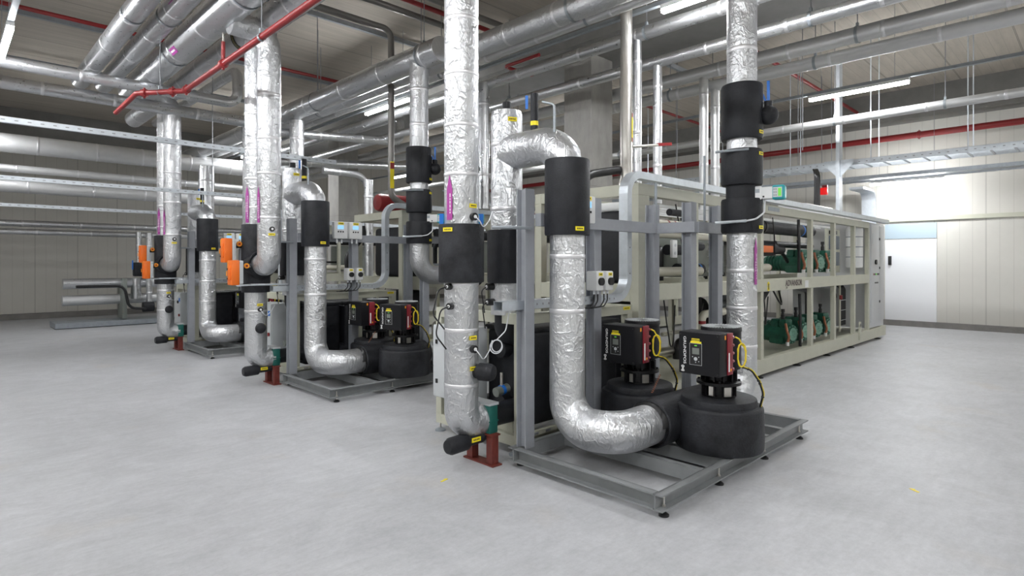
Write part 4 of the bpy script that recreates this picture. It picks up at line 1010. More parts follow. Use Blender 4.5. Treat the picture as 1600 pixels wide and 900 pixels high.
def tray(k, dx, dy):
    w = WHERE[k]; yf = 3.27 + dy
    t = thing('cable_tray', (3.05 + dx, yf, 1.25), f'{w} galvanised cable tray climbing the front corner of the cream rack', 'cable tray')
    x1 = 14.3 if k == 0 else 12.5
    path = fillet([(3.06 + dx, yf, 1.27), (4.75 + dx, yf, 1.27), (4.75 + dx, yf, 2.47), (x1, yf, 2.47)], .20, 10)
    # U-shaped tray: side axis = world Y, thickness in the bending plane
    w_, h_ = .05, .035
    b = MB(); b.sweep(path, [(-w_, -h_), (-w_, h_), (-w_ + .003, h_), (-w_ + .003, -h_ + .003), (w_ - .003, -h_ + .003), (w_ - .003, h_), (w_, h_), (w_, -h_)], (0, 1, 0))
    b.sweep(path, [(-w_, h_), (-w_, h_ + .002), (w_, h_ + .002), (w_, h_)], (0, 1, 0))
    b.build('tray_body', 'galv', t)
    b = MB()
    xx = 3.3 + dx
    while xx < 4.55 + dx: b.box(xx, xx + .012, yf - w_ - .0015, yf - w_, 1.262, 1.278); xx += .07
    zz = 1.5
    while zz < 2.25: b.cyl((4.75 + dx, yf - w_ - .006, zz), (4.75 + dx, yf - w_, zz), .007, n=8, mi=0); zz += .25
    b.build('bolt_holes', 'rod', t)

for k, (dx, dy) in enumerate(((0, 0), (0.0, 4.26), (0.0, 8.52))):
    skid(k, dx, dy)
    ctrl(k, dx, dy)
    pump(k, dx - (.06 if k else 0), dy, ((0, 0), (22, 3), (20, 0))[k])
    suction(k, dx, dy)
    riser(k, dx + (0.02 if k else 0) - (0.02 if k == 0 else 0), dy)
    tray(k, dx, dy)
tt = discharge(0, 5.42, 2.42, .345, 0, 'tall foil riser at the nearest pump outlet with stacked black sleeves and blue valve handle')
flow_sticker(tt, 5.42, 2.42, .135, 1.40, 1.84, 62, w=.05)
discharge(1, 4.99, 7.01, 1.42, 0, 'foil riser with stacked black sleeves rising to the capped header before the middle rack', elbow='side')
discharge(2, 5.44, 6.66, .345, 0, 'sleeved foil riser almost hidden behind the nearest crinkled riser')
MB().tube([(5.55, 7.01, 1.42), (5.56, 7.01, 1.42), (6.1, 7.01, 1.42)], [.16, .18, .18], 30).build('insulated_stub', 'rubber', label='fat black insulated pipe end beside the middle rack riser', cat='pipe')
t = thing('discharge_riser', (5.05, 11.2, 0.4), 'far foil riser with one black valve sleeve and blue handle', 'pipe')
foil_pipe_mesh([(5.05, 11.2, 4.4), (5.05, 11.2, .6)], .135).build('foil_jacket', ['foil', 'tape'], t)
b = MB(); b.tube([(5.05, 11.2, 2.55), (5.05, 11.2, 3.1)], .185, 32); b.build('insulation_sleeve', 'rubber', t)
n_ = toward((5.05, 11.2), 60); p = Vector((5.05, 11.2, 2.85)) + n_ * .2
b = MB(); b.ball(p, .09, 20); b.build('valve_bulb', 'rubber', t); MB().obox(p + Vector((0, 0, .2)), n_ * .014, (0, 0, .1), toward((5, 11)) * .006).build('valve_handle', 'blue', t)
overhead('riser_pipe', [(4.45, 12.0, 4.4), (4.45, 12.0, 1.0)], .14, 'plain foil riser left of the far sleeved riser', mat=('foil', 'tape'))
overhead('riser_pipe', [(6.3, 10.6, 3.3), (6.3, 10.6, 0.5)], .09, 'slim bright riser behind the second rail near the middle rack')
overhead('bent_pipe', [(5.5, 11.0, 3.45), (6.5, 11.0, 3.45), (6.5, 11.0, 0.5)], .065, 'foil pipe bending down behind the middle rack', R=.3)
overhead('riser_pipe', [(6.5, 7.3, 4.6), (6.5, 7.3, 2.5)], .10, 'smooth foil drop pipe right of the brown drain drop')

# ---------------------------------------------------------------- racks
def tube_frame(mb, x0, x1, y0, y1, z0, z1): mb.box(x0, x1, y0, y1, z0, z1)
POSTX = [6.295, 8.118, 10.076, 11.215, 12.363, 13.293]
def rack(k, dy, full):
    w = WHERE[k]
    x0, x1 = 5.10, (14.5 if full else 14.0); y0, y1 = 3.35 + dy, 4.80 + dy
    t = thing('equipment_rack', (x0, y0, 0), f'{w} long cream steel equipment rack on feet', 'rack')
    B = lambda name, *a: MB().box(*a).build(name, 'cream', t, bevel=.004)
    B('base_beam', x0, x1 + .1, y0, y0 + .10, .055, .26); B('base_beam', x0, x1, y1 - .1, y1, .055, .26)
    B('middle_beam', x0 + .2, x1 - 1.2, y0, y0 + .08, 1.20, 1.375); B('middle_beam', x0 + .2, x1 - 1.2, y1 - .08, y1, 1.20, 1.375)
    B('top_beam', x0, x1 - 1.15, y0, y0 + .10, 2.30, 2.42); B('top_beam', x0, x1 - 1.15, y1 - .1, y1, 2.30, 2.42)
    B('end_beam', x0, x0 + .1, y0 + .1, y1 - .1, 2.30, 2.42); B('end_beam', x0, x0 + .1, y0 + .1, y1 - .1, 1.20, 1.375)
    B('corner_post', x0, x0 + .20, y0 - .0, y0 + .10, .26, 2.30); B('corner_post', x0, x0 + .1, y1 - .1, y1, .26, 2.30)
    for x in POSTX:
        wd = .09 if x > 7 else .06
        mb = MB(); mb.box(x, x + wd, y0 + .005, y0 + .07, .26, 2.30)
        z = .4
        while z < 2.3: mb.cyl((x + wd * .2, y0 + .005, z), (x + wd * .2, y0 + .0035, z), .006, n=6, mi=1); z += .1
        mb.build('post', ['cream', 'rod'], t)
        B('rear_post', x, x + .07, y1 - .07, y1 - .005, .26, 2.30)
    mb = MB(); mb.box(x0 + .2, x1 - 1.2, y0 + .1, y1 - .1, 1.20, 1.24); mb.build('shelf_plate', 'cream', t)
    mb = MB(); mb.box(x0 + .2, x1, y0 + .1, y1 - .1, .12, .16); mb.build('base_plate', 'cream', t)
    for x in (8.156, 9.575, 10.965, 12.332, 14.142, 5.3, 6.7):
        for y in ((y0 + .05, y1 - .05) if full else (y0 + .05,)):
            mb = MB(); mb.cyl((x, y, .02), (x, y, .07), .012, n=8); mb.lathe([(0, 0), (.06, 0), (.06, .015), (.02, .03), (0, .03)], (x, y, 0), (0, 0, 1), 16, 1)
            mb.build('levelling_foot', ['steel', 'black'], t)
    return t
# low front frame of each rack, holding black insulated exchangers
def low_frame(k, dx, dy):
    w = WHERE[k]; x0, x1, y0, y1 = 3.40 + dx, 5.0 + dx, 3.36 + dy, 4.50 + dy
    t = thing('exchanger_frame', (x0, y0, 0), f'{w} low cream frame around the black heat exchangers', 'frame')
    B = lambda name, *a: MB().box(*a).build(name, 'cream', t, bevel=.003)
    for yy in (y0, y1 - .08):
        B('base_beam', x0, x1, yy, yy + .08, .08, .17); B('top_beam', x0, x1, yy, yy + .08, 1.09, 1.18)
    for xx in (x0, x1 - .08): B('end_beam', xx, xx + .08, y0 + .08, y1 - .08, .08, .17); B('end_beam', xx, xx + .08, y0 + .08, y1 - .08, 1.09, 1.18)
    for xx in (x0, x1 - .08):
        for yy in (y0, y1 - .08): B('corner_post', xx, xx + .08, yy, yy + .08, .17, 1.09)
    B('post', x0 + .95, x0 + 1.02, y0 + .0, y0 + .05, .17, 1.09)
    mb = MB(); mb.box(x0 - .06, x1, y0 - .03, y0 + .0, .165, .20); 
    for q in range(10): mb.rbox(x0 + .12 + .15 * q, x0 + .18 + .15 * q, y0 - .034, y0 - .029, .172, .192, .002, 1)
    mb.build('slotted_rail', ['cream', 'rod'], t)
    B('foot_beam', x0 + .05, x0 + .11, y0 + .15, y1 - .15, .17, .33)
    for (fx, fy) in ((x0 + .03, y1 - .03), (x0 + .03, y0 + .1), (x1 - .1, y0 + .1)):
        mb = MB(); mb.cyl((fx, fy, .02), (fx, fy, .09), .009, n=8); mb.lathe([(0, 0), (.05, 0), (.05, .014), (.02, .03), (0, .03)], (fx, fy, 0), (0, 0, 1), 16, 1); mb.build('levelling_foot', ['steel', 'galv_dull'], t)
    name_tag(t, (x1 - .10, y0 - .003, 1.15), (0, -1, 0), .11, .03)
    # exchangers
    for j, (a, b_, c, d_) in enumerate(((x0 + .18, x0 + .72, y0 + .08, y0 + .62), (x0 + .80, x0 + 1.5, y0 + .10, y0 + .8))):
        q = thing('heat_exchanger', ((a + b_) / 2, (c + d_) / 2, .18), f'{"front" if j == 0 else "rear"} black rubber-clad heat exchanger in the {w} low frame', 'heat exchanger')
        MB().rbox(a, b_, c, d_, .2, 1.02, .05, 0, 3).build('insulation_body', 'rubber', q)
        MB().rbox(a - .015, b_ + .015, c - .015, d_ + .015, 1.0, 1.045, .015).build('end_plate', 'rubber_dusty', q)
        for zz in (.38, .85): MB().cyl((a - .09, (c + d_) / 2, zz), (a + .02, (c + d_) / 2, zz), .075, n=22).build('port', 'rubber', q)
    mb = MB(); mb.tube(fillet([(x0 + .1, y0 + .75, .9), (x0 + .1, y0 + .75, .3), (x0 + .5, y0 + .9, .25)], .15), .07, 20)
    mb.build('insulated_bend', 'rubber', label=f'black insulated pipe bend inside the {w} low frame', cat='pipe')
    q = thing('strainer_valve', (x0 - .03, y0 + .35, .5), f'small grey valve with blue ring at the {w} low frame corner', 'valve')
    MB().cyl((x0 + .12, y0 + .28, .52), (x0 - .02, y0 + .28, .50), .04, n=18).build('valve_body', 'vessel', q)
    MB().cyl((x0 + .07, y0 + .28, .515), (x0 + .04, y0 + .28, .51), .044, n=18).build('ring', 'blue', q)
    MB().cyl((x0 + .05, y0 + .28, .52), (x0 + .05, y0 + .28, .66), .014, n=10).build('spindle', 'steel', q)
for k in range(3):
    rack(k, 4.26 * k, k == 0); low_frame(k, 0, 4.26 * k)

# contents of racks --------------------------------------------------------
def compressor(x, y, z, label):
    t = thing('compressor', (x, y, z - .17), label, 'compressor', 'green piston compressors in the nearest rack')
    mb = MB(); mb.lathe([(0.0, 0), (0.09, 0.0), (0.10, .01), (.152, .015), (.158, .03), (.158, .055), (.135, .065), (.135, .38), (.15, .40), (.15, .43), (.125, .45), (.125, .78), (.10, .82), (0, .83)], (x, y, z), (0, 1, 0), 32)
    for q in range(5): mb.lathe([(.13, 0), (.143, .004), (.143, .012), (.13, .016)], (x, y + .48 + .06 * q, z), (0, 1, 0), 28)
    mb.rbox(x - .13, x + .13, y + .10, y + .36, z - .17, z - .02, .03); mb.build('crankcase', 'green', t)
    mb = MB(); 
    for q in range(12):
        a = 2 * PI * q / 12; mb.cyl((x + .137 * math.cos(a), y + .005, z + .137 * math.sin(a)), (x + .137 * math.cos(a), y + .02, z + .137 * math.sin(a)), .011, n=6)
    for q in range(6):
        a = 2 * PI * q / 6; mb.cyl((x + .05 * math.cos(a), y - .01, z + .05 * math.sin(a)), (x + .05 * math.cos(a), y + .001, z + .05 * math.sin(a)), .012, n=6)
    mb.tube([(x, y - .004, z), (x, y + .001, z)], .105, 24); mb.cyl((x, y - .012, z), (x, y, z), .022, n=12); mb.build('end_bolts', 'green_l', t)
    for q, yy in enumerate((y + .13, y + .28)):
        mb = MB(); mb.rbox(x - .09, x + .09, yy - .06, yy + .06, z + .10, z + .235, .015)
        for e in range(4): mb.box(x - .092 + .05 * e, x - .072 + .05 * e, yy - .063, yy + .063, z + .13, z + .2)
        mb.build('cylinder_head', 'green', t)
    mb = MB(); mb.cyl((x, y + .18, z + .22), (x, y + .18, z + .31), .03, n=14); mb.cyl((x, y + .18, z + .31), (x, y + .18, z + .38), .022, n=14); mb.cyl((x, y + .18, z + .35), (x, y + .18, z + .40), .03, n=14); mb.build('service_valve', 'black', t)
    P_ = fillet([(x - .17, y + .02, z + .18), (x - .20, y - .02, z + .08), (x - .17, y - .04, z - .03), (x - .18, y - .02, z - .13)], .08)
    mb = MB(); mb.tube(P_, .020, 12); mb.build('hose', 'copper', t)
    MB().cyl((x - .18, y - .02, z - .17), (x - .18, y - .02, z - .11), .028, n=12).build('hose_fitting', 'white', t)
    return t
nm = ['nearest', 'second', 'third', 'farthest']
c0 = compressor(9.92, 3.58, .44, 'green compressor, nearest of the lower row in the rack')
c0.rotation_euler.z = -0.22
for i, x in enumerate((10.50, 11.12, 11.72)):
    copy_thing(c0, (x - 9.92, 0, 0), f'green compressor, {nm[i + 1]} of the lower row in the rack')
for i, x in enumerate((10.62, 11.24, 11.84)):
    copy_thing(c0, (x - 9.92, 0, 1.60 - .44), f'green compressor, {nm[i] if i < 2 else "farthest"} of the upper row in the rack')
# large cabinet at the far end
t = thing('electrical_cabinet', (13.42, 3.36, .28), 'tall grey electrical cabinet at the far end of the nearest rack', 'cabinet')
MB().rbox(13.42, 14.45, 3.36, 4.58, .28, 2.42, .01).build('body', 'cab', t)
MB().rbox(13.46, 14.05, 3.34, 3.362, .40, 2.38, .006).build('door', 'cab', t, label='wide cabinet door with switch and lamps')
MB().rbox(14.07, 14.42, 3.34, 3.362, .40, 2.38, .006).build('door', 'cab', t)
mb = MB(); mb.box(13.55, 13.62, 3.335, 3.342, 2.0, 2.2); mb.build('sticker', 'lgrey', t)
mb = MB(); mb.cyl((13.75, 3.31, 1.62), (13.75, 3.34, 1.62), .05, n=16); mb.build('main_switch', 'black', t)
mb = MB()
for q in range(5): mb.cyl((13.62 + .09 * q, 3.33, 1.37), (13.62 + .09 * q, 3.342, 1.37), .02, n=12, mi=(2 if q == 0 else 1 if q == 2 else 0))
mb.box(13.7, 13.95, 3.335, 3.342, 1.18, 1.21, 0); mb.build('indicator_lamp', ['black', 'lcd_g', 'red'], t)
for z in (.8, 1.5, 2.1): MB().rbox(14.03, 14.06, 3.325, 3.345, z - .025, z + .025, .004).build('hinge', 'black', t)
# white insulated drum bottles, drives
t = thing('oil_separator', (12.85, 3.75, 1.38), 'white upright cylinder with grey bands in the last upper rack bay', 'vessel')
mb = MB(); mb.lathe([(0, 0), (.14, .01), (.15, .03), (.15, .78), (.13, .83), (0, .84)], (13.1, 3.55, 1.5), (0, 0, 1), 28); mb.build('body', 'white', t)
for z in (1.72, 1.92, 2.12): MB().tube([(13.1, 3.55, z - .01), (13.1, 3.55, z + .01)], .153, 28, caps=False).build('band', 'galv_dull', t)
t = thing('drive_panel', (11.5, 3.6, 1.4), 'cream panel with two dark blue drives in the upper rack', 'panel')
MB().box(11.95, 12.7, 3.7, 3.74, 1.42, 2.25).build('backing_board', 'cream', t)
for z in (1.55, 1.86): MB().rbox(12.05, 12.42, 3.62, 3.7, z, z + .26, .01).build('drive', 'shelfpan', t)
MB().rbox(12.05, 12.42, 3.66, 3.7, 2.15, 2.22, .008).build('display', 'black', t)
# insulated suction lines in the upper rack
t = thing('insulated_suction_line', (8.2, 3.75, 2.1), 'thick black insulated pipe along the top of the upper rack', 'pipe')
MB().cyl((8.15, 3.72, 2.16), (11.1, 3.72, 2.16), .105, n=28).build('pipe_sleeve', 'rubber', t)
for x in (8.72, 10.55): MB().tube([(x, 3.72, 2.16), (x + .05, 3.72, 2.16)], .108, 28, caps=False).build('blue_ring', 'blue', t)
for x in (8.95, 10.85): MB().tube([(x, 3.72, 2.16), (x + .07, 3.72, 2.16)], .115, 28).build('pipe_clamp', 'black', t)
t = thing('insulated_line', (8.2, 4.0, 1.95), 'slimmer black insulated pipe below the thick one in the upper rack', 'pipe')
MB().cyl((8.15, 4.1, 1.93), (12.3, 4.1, 1.93), .055, n=22).build('pipe_sleeve', 'rubber', t); MB().tube([(9.6, 4.1, 1.93), (9.75, 4.1, 1.93)], .058, 22, caps=False).build('blue_ring', 'blue', t)
MB().tube(fillet([(10.0, 3.9, 1.95), (10.6, 3.9, 1.6), (10.65, 3.9, 1.5)], .1), .03, 12).build('slanting_hose', 'black', label='black slanting hose above the upper compressors', cat='hose')
for i, x in enumerate((9.93, 9.98)):
    z0 = (2.3, 1.1)[i]
    MB().tube(fillet([(x, 3.5, z0), (x - .03, 3.48, z0 - .4), (x + .02, 3.5, z0 - .85)], .2), .024, 10).build('vertical_hose', 'black', label=f'black hose hanging at the rack post, {("upper", "lower")[i]} tier', cat='hose')
t = thing('orange_safety_valve', (8.4, 3.6, 1.7), 'orange bracketed block with a black insulated pipe in the upper rack', 'valve')
MB().rbox(8.2, 9.05, 3.55, 3.75, 1.76, 1.86, .01).build('block', 'orange', t)
MB().cyl((8.9, 3.8, 1.83), (9.6, 3.8, 1.83), .12, n=24).build('pipe_sleeve', 'rubber', t); MB().cyl((9.6, 3.8, 1.82), (10.0, 3.8, 1.82), .075, n=24).build('pipe_sleeve', 'rubber', t)
t = thing('cream_pipe_loop', (8.3, 3.7, 1.5), 'cream pipe with red end cap on the upper rack shelf', 'pipe')
MB().cyl((8.25, 3.7, 1.53), (9.2, 3.7, 1.53), .06, n=20).build('pipe_body', 'cream_in', t); MB().cyl((9.2, 3.7, 1.53), (9.24, 3.7, 1.53), .055, n=20).build('end_cap', 'red', t)
MB().cyl((8.3, 3.72, 1.67), (8.75, 3.72, 1.67), .085, n=22).build('insulated_stub', 'rubber', label='short black insulated stub above the cream pipe', cat='pipe')
mb = MB()
mb.tube(fillet([(8.35, 3.62, 2.02), (8.6, 3.62, 2.02), (8.65, 3.62, 2.22)], .1), .06, 18); mb.tube([(8.42, 3.62, 2.02), (8.48, 3.62, 2.02)], .063, 18, 1); mb.build('cream_elbow', ['cream_in', 'red'], label='cream pipe elbow with red ring under the top beam', cat='pipe')
for i, (x, z0, z1, y) in enumerate(((8.3, 1.4, 1.95, 4.1), )):
    mb = MB(); mb.rbox(x, x + .35, y, y + .2, z0, z1 + .1, .01)
    for q in range(6): mb.cyl((x + .02, y - .01, z0 + .05 + .1 * q), (x + .33, y - .01, z0 + .05 + .1 * q), .008, n=6)
    mb.build('plate_exchanger', 'vessel', label='grey bolted plate exchanger on the upper rack shelf', cat='heat exchanger')
# lower rack contents
t = thing('suction_manifold', (8.3, 3.7, .6), 'bent black insulated pipe at the left of the lower compressors', 'pipe')
MB().tube(fillet([(8.2, 3.75, .95), (8.9, 3.75, 1.0), (9.3, 3.8, 1.18)], .2), .09, 22).build('upper_bend', 'rubber', t)
MB().tube(fillet([(7.6, 3.75, .72), (8.75, 3.75, .72), (8.8, 4.3, .72)], .25), .17, 26).build('lower_bend', 'rubber_dusty', t)
MB().cyl((7.9, 3.6, .33), (8.6, 3.6, .33), .07, n=20).build('oil_pipe', 'cream_in', label='cream pipe lying low beside the lower compressors', cat='pipe')
for i, (xa, ya, za, zb) in enumerate(((11.45, 3.9, .5, 1.15), (12.9, 3.75, .35, 1.15))):
    t = thing('hose_bundle', (xa, ya, za), ('black corrugated hoses hanging behind the lower compressors' if i == 0 else 'vertical black hose bundle in the last lower rack bay'), 'hoses')
    for q in range(6):
        x = xa + .055 * q; P_ = fillet([(x, ya, za), (x, ya, zb - .08), (x - (.5 if i == 0 else .0), ya + (.05 if i else 0), zb)], .1)
        MB().tube(P_, .022, 8).build('hose', 'black', t)
    for z in (za + .1, za + .3, za + .5): MB().box(xa - .03, xa + .31, ya - .026, ya - .022, z, z + .01).build('tie_strap', 'lgrey', t)
for i, (xa, za, r_) in enumerate(((8.6, .9, .35), (9.4, 1.0, .5), (12.2, 1.0, .4))):
    MB().tube(fillet([(xa, 3.7, 1.18), (xa + .1, 3.65, za), (xa + r_ * .8, 3.7, za - .1), (xa + r_, 3.8, 1.15)], .15), .014, 8).build('loose_cable', 'black', label=['black cable loop near the bent insulated pipe', 'black cable loop above the lower compressors', 'black cable loop by the hose bundle'][i], cat='cable')
MB().rbox(12.45, 13.2, 4.2, 4.5, .2, 1.15, .01).build('backing_cabinet', 'cab', label='light grey cabinet back seen through the lower rack', cat='cabinet')
mb = MB(); mb.cyl((12.42, 3.62, .28), (12.42, 3.62, 1.2), .02, n=10); mb.cyl((12.42, 3.6, .9), (12.42, 3.6, .98), .03, n=10, mi=1); mb.build('red_cap_pipe', ['cream_in', 'red'], label='slim cream pipe with red cap in the lower rack', cat='pipe')
t = thing('lifting_lug', (12.55, 3.3, .1), 'cream round-topped lifting lug welded on the base beam', 'lug')
mb = MB(); mb.box(12.62, 12.72, 3.325, 3.349, .12, .42); mb.cyl((12.67, 3.325, .42), (12.67, 3.349, .42), .05, n=20); mb.build('lug_plate', 'cream', t); MB().cyl((12.67, 3.32, .42), (12.67, 3.326, .42), .02, n=14).build('lug_hole', 'rod', t)
# writing on the middle beam
R0 = next(o for o in S.objects if o.name == 'equipment_rack')
text('brand_lettering', 'ADVANSOR', (8.98, 3.347, 1.258), (1, 0, 0), (0, 0, 1), .125, 'dtext', R0, .022, 1.0)
text('brand_lettering', 'CO', (9.0, 3.347, 1.222), (1, 0, 0), (0, 0, 1), .032, 'dtext', R0, .02, 1.3)
mb = MB(); mb.box(9.78, 9.93, 3.346, 3.349, 1.215, 1.325); mb.box(9.81, 9.90, 3.3455, 3.346, 1.30, 1.306, 1); mb.build('data_plate', ['white', 'lgrey'], R0)
mb = MB()
mb.cyl((8.36, 3.346, 1.30), (8.36, 3.349, 1.30), .035, n=20); mb.cyl((8.36, 3.346, 1.24), (8.36, 3.349, 1.24), .035, n=20); mb.box(8.345, 8.375, 3.345, 3.346, 1.225, 1.31, 1)
mb.build('warning_sticker', ['yellow', 'ktext'], R0)
mb = MB(); mb.box(8.35, 8.75, 3.346, 3.349, 2.34, 2.40); mb.build('grey_plate', 'galv_dull', R0)
# contents of first bays
t = thing('upper_exchanger', (5.3, 3.9, 1.4), 'tall black rubber-clad exchanger in the front end of the nearest rack', 'heat exchanger')
MB().rbox(5.22, 5.75, 3.62, 4.35, 1.38, 2.18, .06, 0, 3).build('insulation_body', 'rubber', t); MB().rbox(5.20, 5.77, 3.6, 4.37, 2.16, 2.26, .04, 0, 3).build('foil_top', 'white', t)
t = thing('lower_exchanger', (5.3, 3.9, .17), 'tall black rubber-clad exchanger under the nearest rack shelf', 'heat exchanger')
MB().rbox(5.25, 5.8, 3.62, 4.3, .17, 1.15, .05, 0, 3).build('insulation_body', 'rubber', t)
def plates(x, y, z0, z1, label, n=9):
    t = thing('plate_stack', (x, y, z0), label, 'heat exchanger')
    mb = MB(); h = (z1 - z0) / n
    for q in range(n): mb.box(x, x + .3, y, y + .35, z0 + h * q, z0 + h * q + h * .72)
    mb.build('copper_plates', 'cuplate', t)
    mb = MB()
    for q in range(n + 1): mb.box(x - .01, x + .32, y - .02, y - .01, z0 + h * q - .014, z0 + h * q - .004)
    for xx in (x - .02, x + .31): mb.box(xx, xx + .02, y - .025, y, z0 - .02, z1)
    mb.build('rod_cage', 'galv_dull', t)
plates(6.2, 4.0, .3, 1.08, 'brown copper plate stack in the lower bay between the grey posts')
plates(5.25, 4.35, 1.5, 1.9, 'brown copper plate stack seen left of the nearest goose-neck pipe', 5)
plates(7.75, 3.9, 1.45, 2.05, 'brown copper plate stack right of the nearest pump riser', 7)
t = thing('bolted_vessel', (7.0, 3.8, 1.4), 'grey-green bolted vessel panel in the upper rack bay', 'vessel')
MB().rbox(6.75, 7.6, 3.85, 4.3, 1.42, 2.15, .01).build('body', 'vessel', t)
mb = MB()
for q in range(7): mb.cyl((7.56, 3.83, 1.48 + .1 * q), (7.56, 3.86, 1.48 + .1 * q), .018, n=8); 
mb.build('bolts', 'steel', t); MB().box(6.95, 7.1, 3.84, 3.85, 1.7, 1.92).build('data_plate', 'lgrey', t)
MB().cyl((6.5, 3.72, 1.52), (7.1, 3.72, 1.52), .075, n=22).build('insulated_stub', 'rubber', label='black insulated pipe end with blue band on the near rack shelf', cat='pipe')
MB().tube([(6.98, 3.72, 1.52), (7.02, 3.72, 1.52)], .078, 22, caps=False).build('blue_band', 'blue', label='blue band round the black insulated pipe end', cat='band')
def ringed(pts, r, label, rings, R=.15):
    t = thing('cream_pipe', pts[0], label, 'pipe')
    MB().tube(fillet(pts, R), r, 18).build('pipe_body', 'cream_in', t)
    for (p, d) in rings:
        p, d = Vector(p), Vector(d); MB().tube([p - d * .02, p + d * .02], r + .003, 18, caps=False).build('red_ring', 'red', t)
ringed([(5.75, 3.62, 1.95), (5.75, 3.62, 1.50), (6.9, 3.62, 1.50)], .055, 'cream pipe bending along the shelf with a red ring', [((5.75, 3.62, 1.72), (0, 0, 1))], .12)
ringed([(5.6, 3.6, 2.05), (7.4, 3.6, 2.05)], .05, 'straight cream pipe with red rings behind the grey posts', [((6.05, 3.6, 2.05), (1, 0, 0)), ((6.2, 3.6, 2.05), (1, 0, 0))])
ringed([(5.6, 3.55, 1.93), (7.6, 3.55, 1.93)], .045, 'slim cream pipe below the red-ringed one', [])
ringed([(6.9, 3.6, .3), (6.9, 3.6, .95), (7.5, 3.6, .95)], .05, 'cream pipe standing in the lower bay with a red ring', [((6.9, 3.6, .85), (0, 0, 1))], .1)
MB().cyl((7.0, 3.5, .26), (7.0, 3.5, .8), .025, n=12).build('white_red_pole', 'white', label='white plastic pole in the lower bay by the cream pipe', cat='pipe')
for i in range(5):
    z = 2.22 + .0 * i; y = 3.6 + .16 * i
    MB().box(5.9, 11.8, y, y + .02, 2.24, 2.275).build('cable_ladder_bar', 'white', label='thin pale bar of the cable ladder under the rack top', cat='bar', group='pale bars under the rack top')
for i, (xx, zz, rr) in enumerate(((5.95, 2.18, .04), (5.9, 1.75, .06), (6.35, 1.8, .05))):
    MB().cyl((xx, 3.5, zz), (xx + .35, 3.5, zz), rr, n=18).build('insulated_stub', 'rubber', label=['black round-ended stub under the top beam', 'black insulated stub behind the grey crossbar', 'short black stub right of the socket box'][i], cat='pipe')
t = thing('socket_box', (5.85, 3.42, 1.7), 'white double socket box hung between the grey posts', 'socket')
MB().rbox(5.86, 5.96, 3.40, 3.44, 1.66, 1.86, .008).build('case', 'white', t)
mb = MB(); mb.cyl((5.91, 3.395, 1.71), (5.91, 3.40, 1.71), .018, n=14); mb.cyl((5.91, 3.395, 1.80), (5.91, 3.40, 1.80), .018, n=14); mb.build('outlets', 'lgrey', t)
# small pipework filling the racks
rc = random.Random(11)
for k in range(3):
    dy = 4.26 * k; w = WHERE[k]
    for q in range(20 if k == 0 else 12):
        tier = q % 2; z0, z1 = ((.35, 1.12), (1.45, 2.2))[tier]
        xa = rc.uniform(5.95, 9.0 if k == 0 else 8.5); L_ = rc.uniform(.5, 1.4); r_ = rc.choice((.02, .028, .04, .06)); y = rc.uniform(4.0, 4.42) + dy
        m_ = rc.choice(('rubber', 'rubber', 'cream_in', 'steel', 'black', 'galv_dull')); za = rc.uniform(z0, z1)
        if rc.random() < .5: P_ = [(xa, y, za), (xa + L_, y, za), (xa + L_, y, z0 - .05 if rc.random() < .5 else z1 + .05)]
        else: P_ = [(xa, y, z0 - .08), (xa, y, za), (xa + L_ * .6, y + .02, za), (xa + L_ * .6, y + .02, z1 + .03)]
        MB().tube(fillet(P_, r_ * 2.5 + .02), r_, 14).build('rack_pipe', m_, label=f'small bent pipe in the rear pipework of the {w} rack', cat='pipe', group=f'small pipes inside the {w} rack')
    for q in range(8 if k == 0 else 4):
        xa = rc.uniform(6.0, 9.2); z0, z1 = ((.4, 1.18), (1.5, 2.3))[q % 2]; y = 3.5 + rc.uniform(0, .15) + dy
        P_ = [(xa, y, z1), (xa + rc.uniform(.0, .1), y, z1 - .3), (xa + rc.uniform(.1, .3), y + .05, z0 + rc.uniform(0, .25)), (xa + rc.uniform(.3, .5), y + .1, z1 - .1)]
        MB().tube(fillet(P_, .12), .009, 6).build('loose_cable', 'black', label=f'thin black cable looping through the {w} rack', cat='cable', group=f'loose cables in the {w} rack')
# middle / far racks simple visible contents
for k in (1, 2):
    dy = 4.26 * k; w = WHERE[k]
    t = thing('upper_exchanger', (5.3, 3.9 + dy, 1.4), f'black rubber-clad exchanger in the front end of the {w} rack', 'heat exchanger')
    MB().rbox(5.22, 5.75, 3.62 + dy, 4.35 + dy, 1.38, 2.18, .06, 0, 3).build('insulation_body', 'rubber', t)
    MB().rbox(5.25, 5.8, 3.62 + dy, 4.3 + dy, .17, 1.15, .05, 0, 3).build('lower_insulation_body', 'rubber', t)
    mb = MB(); mb.tube(fillet([(5.0, 4.35 + dy, 2.2), (5.0, 4.3 + dy, 2.05), (4.7, 4.35 + dy, 1.7), (4.75, 4.3 + dy, 1.25)], .3), .045, 14); mb.build('flexible_hose', 'black', label=f'thick black flexible hose at the front of the {w} rack', cat='hose')
    ringed([(5.8, 3.62 + dy, 1.95), (5.8, 3.62 + dy, 1.50), (6.9, 3.62 + dy, 1.50)], .055, f'cream pipe bend inside the {w} rack', [])
    MB().cyl((6.1, 3.8 + dy, 2.1), (9.5, 3.8 + dy, 2.1), .09, n=22).build('insulated_suction_line', 'rubber', label=f'black insulated pipe along the top of the {w} rack', cat='pipe')
    MB().rbox(6.6, 7.5, 3.85 + dy, 4.3 + dy, 1.42, 2.0, .02).build('bolted_vessel', 'vessel', label=f'grey vessel in the upper bay of the {w} rack', cat='vessel')
MB().lathe([(0, 0), (.13, 0.02), (.15, .06), (.15, .9), (.13, .94), (0, .95)], (5.25, 8.6, 2.62), (1, 0, 0), 28).build('red_vessel', 'red', label='red horizontal vessel on top of the middle rack', cat='vessel')
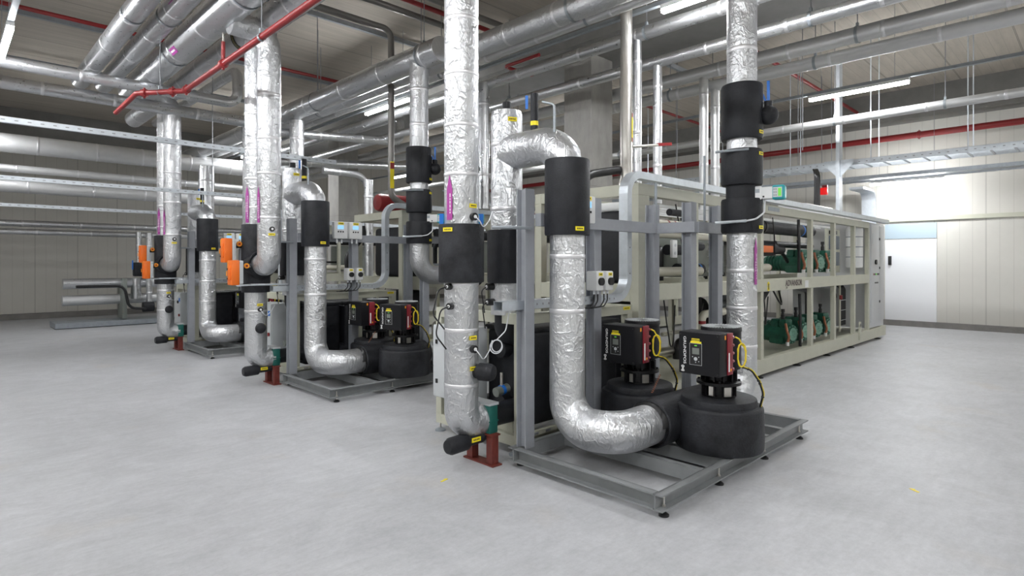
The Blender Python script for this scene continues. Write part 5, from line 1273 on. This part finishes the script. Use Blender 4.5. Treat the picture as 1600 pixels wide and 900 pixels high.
MB().tube(fillet([(5.2, 4.40, 2.42), (5.55, 4.3, 2.66), (6.05, 4.2, 2.76), (6.3, 4.2, 2.6)], .3), .05, 14).build('flexible_hose', 'black', label='thick black hose arching over the nearest rack corner', cat='hose')

# machine group far left near the back wall
t = thing('far_pump_group', (3.9, 18.0, 0), 'small pump group with foil pipes near the back wall at far left', 'pump group')
for j, (x, y, z0, z1, r_) in enumerate(((3.80, 18.0, 1.6, 2.42, .06), (4.02, 17.9, .42, 2.40, .068))):
    foil_pipe_mesh([(x, y, z1), (x, y, z0)], r_, step=.6).build('riser_pipe', ['foil_far', 'tape'], t)
MB().cyl((2.2, 18.1, 1.08), (4.9, 18.1, 1.08), .13, n=24).build('pump_body', 'foil_far', t)
MB().cyl((2.2, 18.2, .66), (4.9, 18.2, .66), .13, n=24).build('lower_header', 'jacket', t)
MB().cyl((3.75, 18.05, .66), (3.75, 18.05, 1.2), .12, n=24).build('link_pipe', 'foil_far', t)
MB().rbox(3.68, 3.94, 17.9, 18.12, 1.25, 1.62, .03).build('valve_block', 'rubber', t)
MB().cyl((3.85, 17.8, .44), (4.1, 17.8, .44), .13, n=24).build('pump_collar', 'rubber', t)
MB().tube(fillet([(2.4, 17.6, 1.02), (3.4, 17.6, 1.02), (3.5, 17.6, .45), (3.9, 17.7, .4)], .2), .035, 14).build('hose', 'black', t)
MB().obox((3.62, 17.8, 1.55), (.012, 0, 0), (0, 0, .12), (0, .01, 0)).build('valve_handle', 'blue', t)
MB().rbox(3.4, 3.5, 17.8, 18.4, .16, 1.2, .01).build('control_box', 'vessel', t)
MB().box(2.0, 5.0, 17.6, 18.6, .02, .14).build('base_plinth', 'galv_dull', t)
MB().box(2.0, 5.0, 17.7, 18.5, 0, .02).build('foot', 'black', t)

# grey conduit frame and gas pipes beside the middle station
for i, (x, y) in enumerate(((4.6, 10.9),)):
    MB().cyl((x, y, 0.1), (x, y, 2.6), .045, n=16).build('slim_riser', 'galv', label=('slim galvanised pipe behind the middle rack corner' if i == 0 else 'slim galvanised pipe near the back wall'), cat='pipe')

# small litter on the floor
for i, (x, y, a) in enumerate(((2.66, 3.42, .2), (4.9, .95, 1.0), (5.9, 2.2, .4))):
    mb = MB(); c, s_ = math.cos(a), math.sin(a); mb.obox((x, y, .0015), (c * .035, s_ * .035, 0), (-s_ * .008, c * .008, 0), (0, 0, .0012)); mb.obox((x + .02, y + .012, .0015), (c * .012, -s_ * .012, 0), (s_ * .006, c * .006, 0), (0, 0, .0012))
    mb.build('tape_scrap', 'yellow', label=['yellow tape scrap on the floor left of the red stand', 'yellow tape scrap on the open floor at lower right', 'yellow tape scrap on the floor beside the skid end'][i], cat='litter')

# world: faint neutral ambience (no windows)
wd = bpy.data.worlds.new('world'); S.world = wd; wd.use_nodes = True
wd.node_tree.nodes['Background'].inputs[0].default_value = (0.5, 0.5, 0.52, 1); wd.node_tree.nodes['Background'].inputs[1].default_value = 0.05
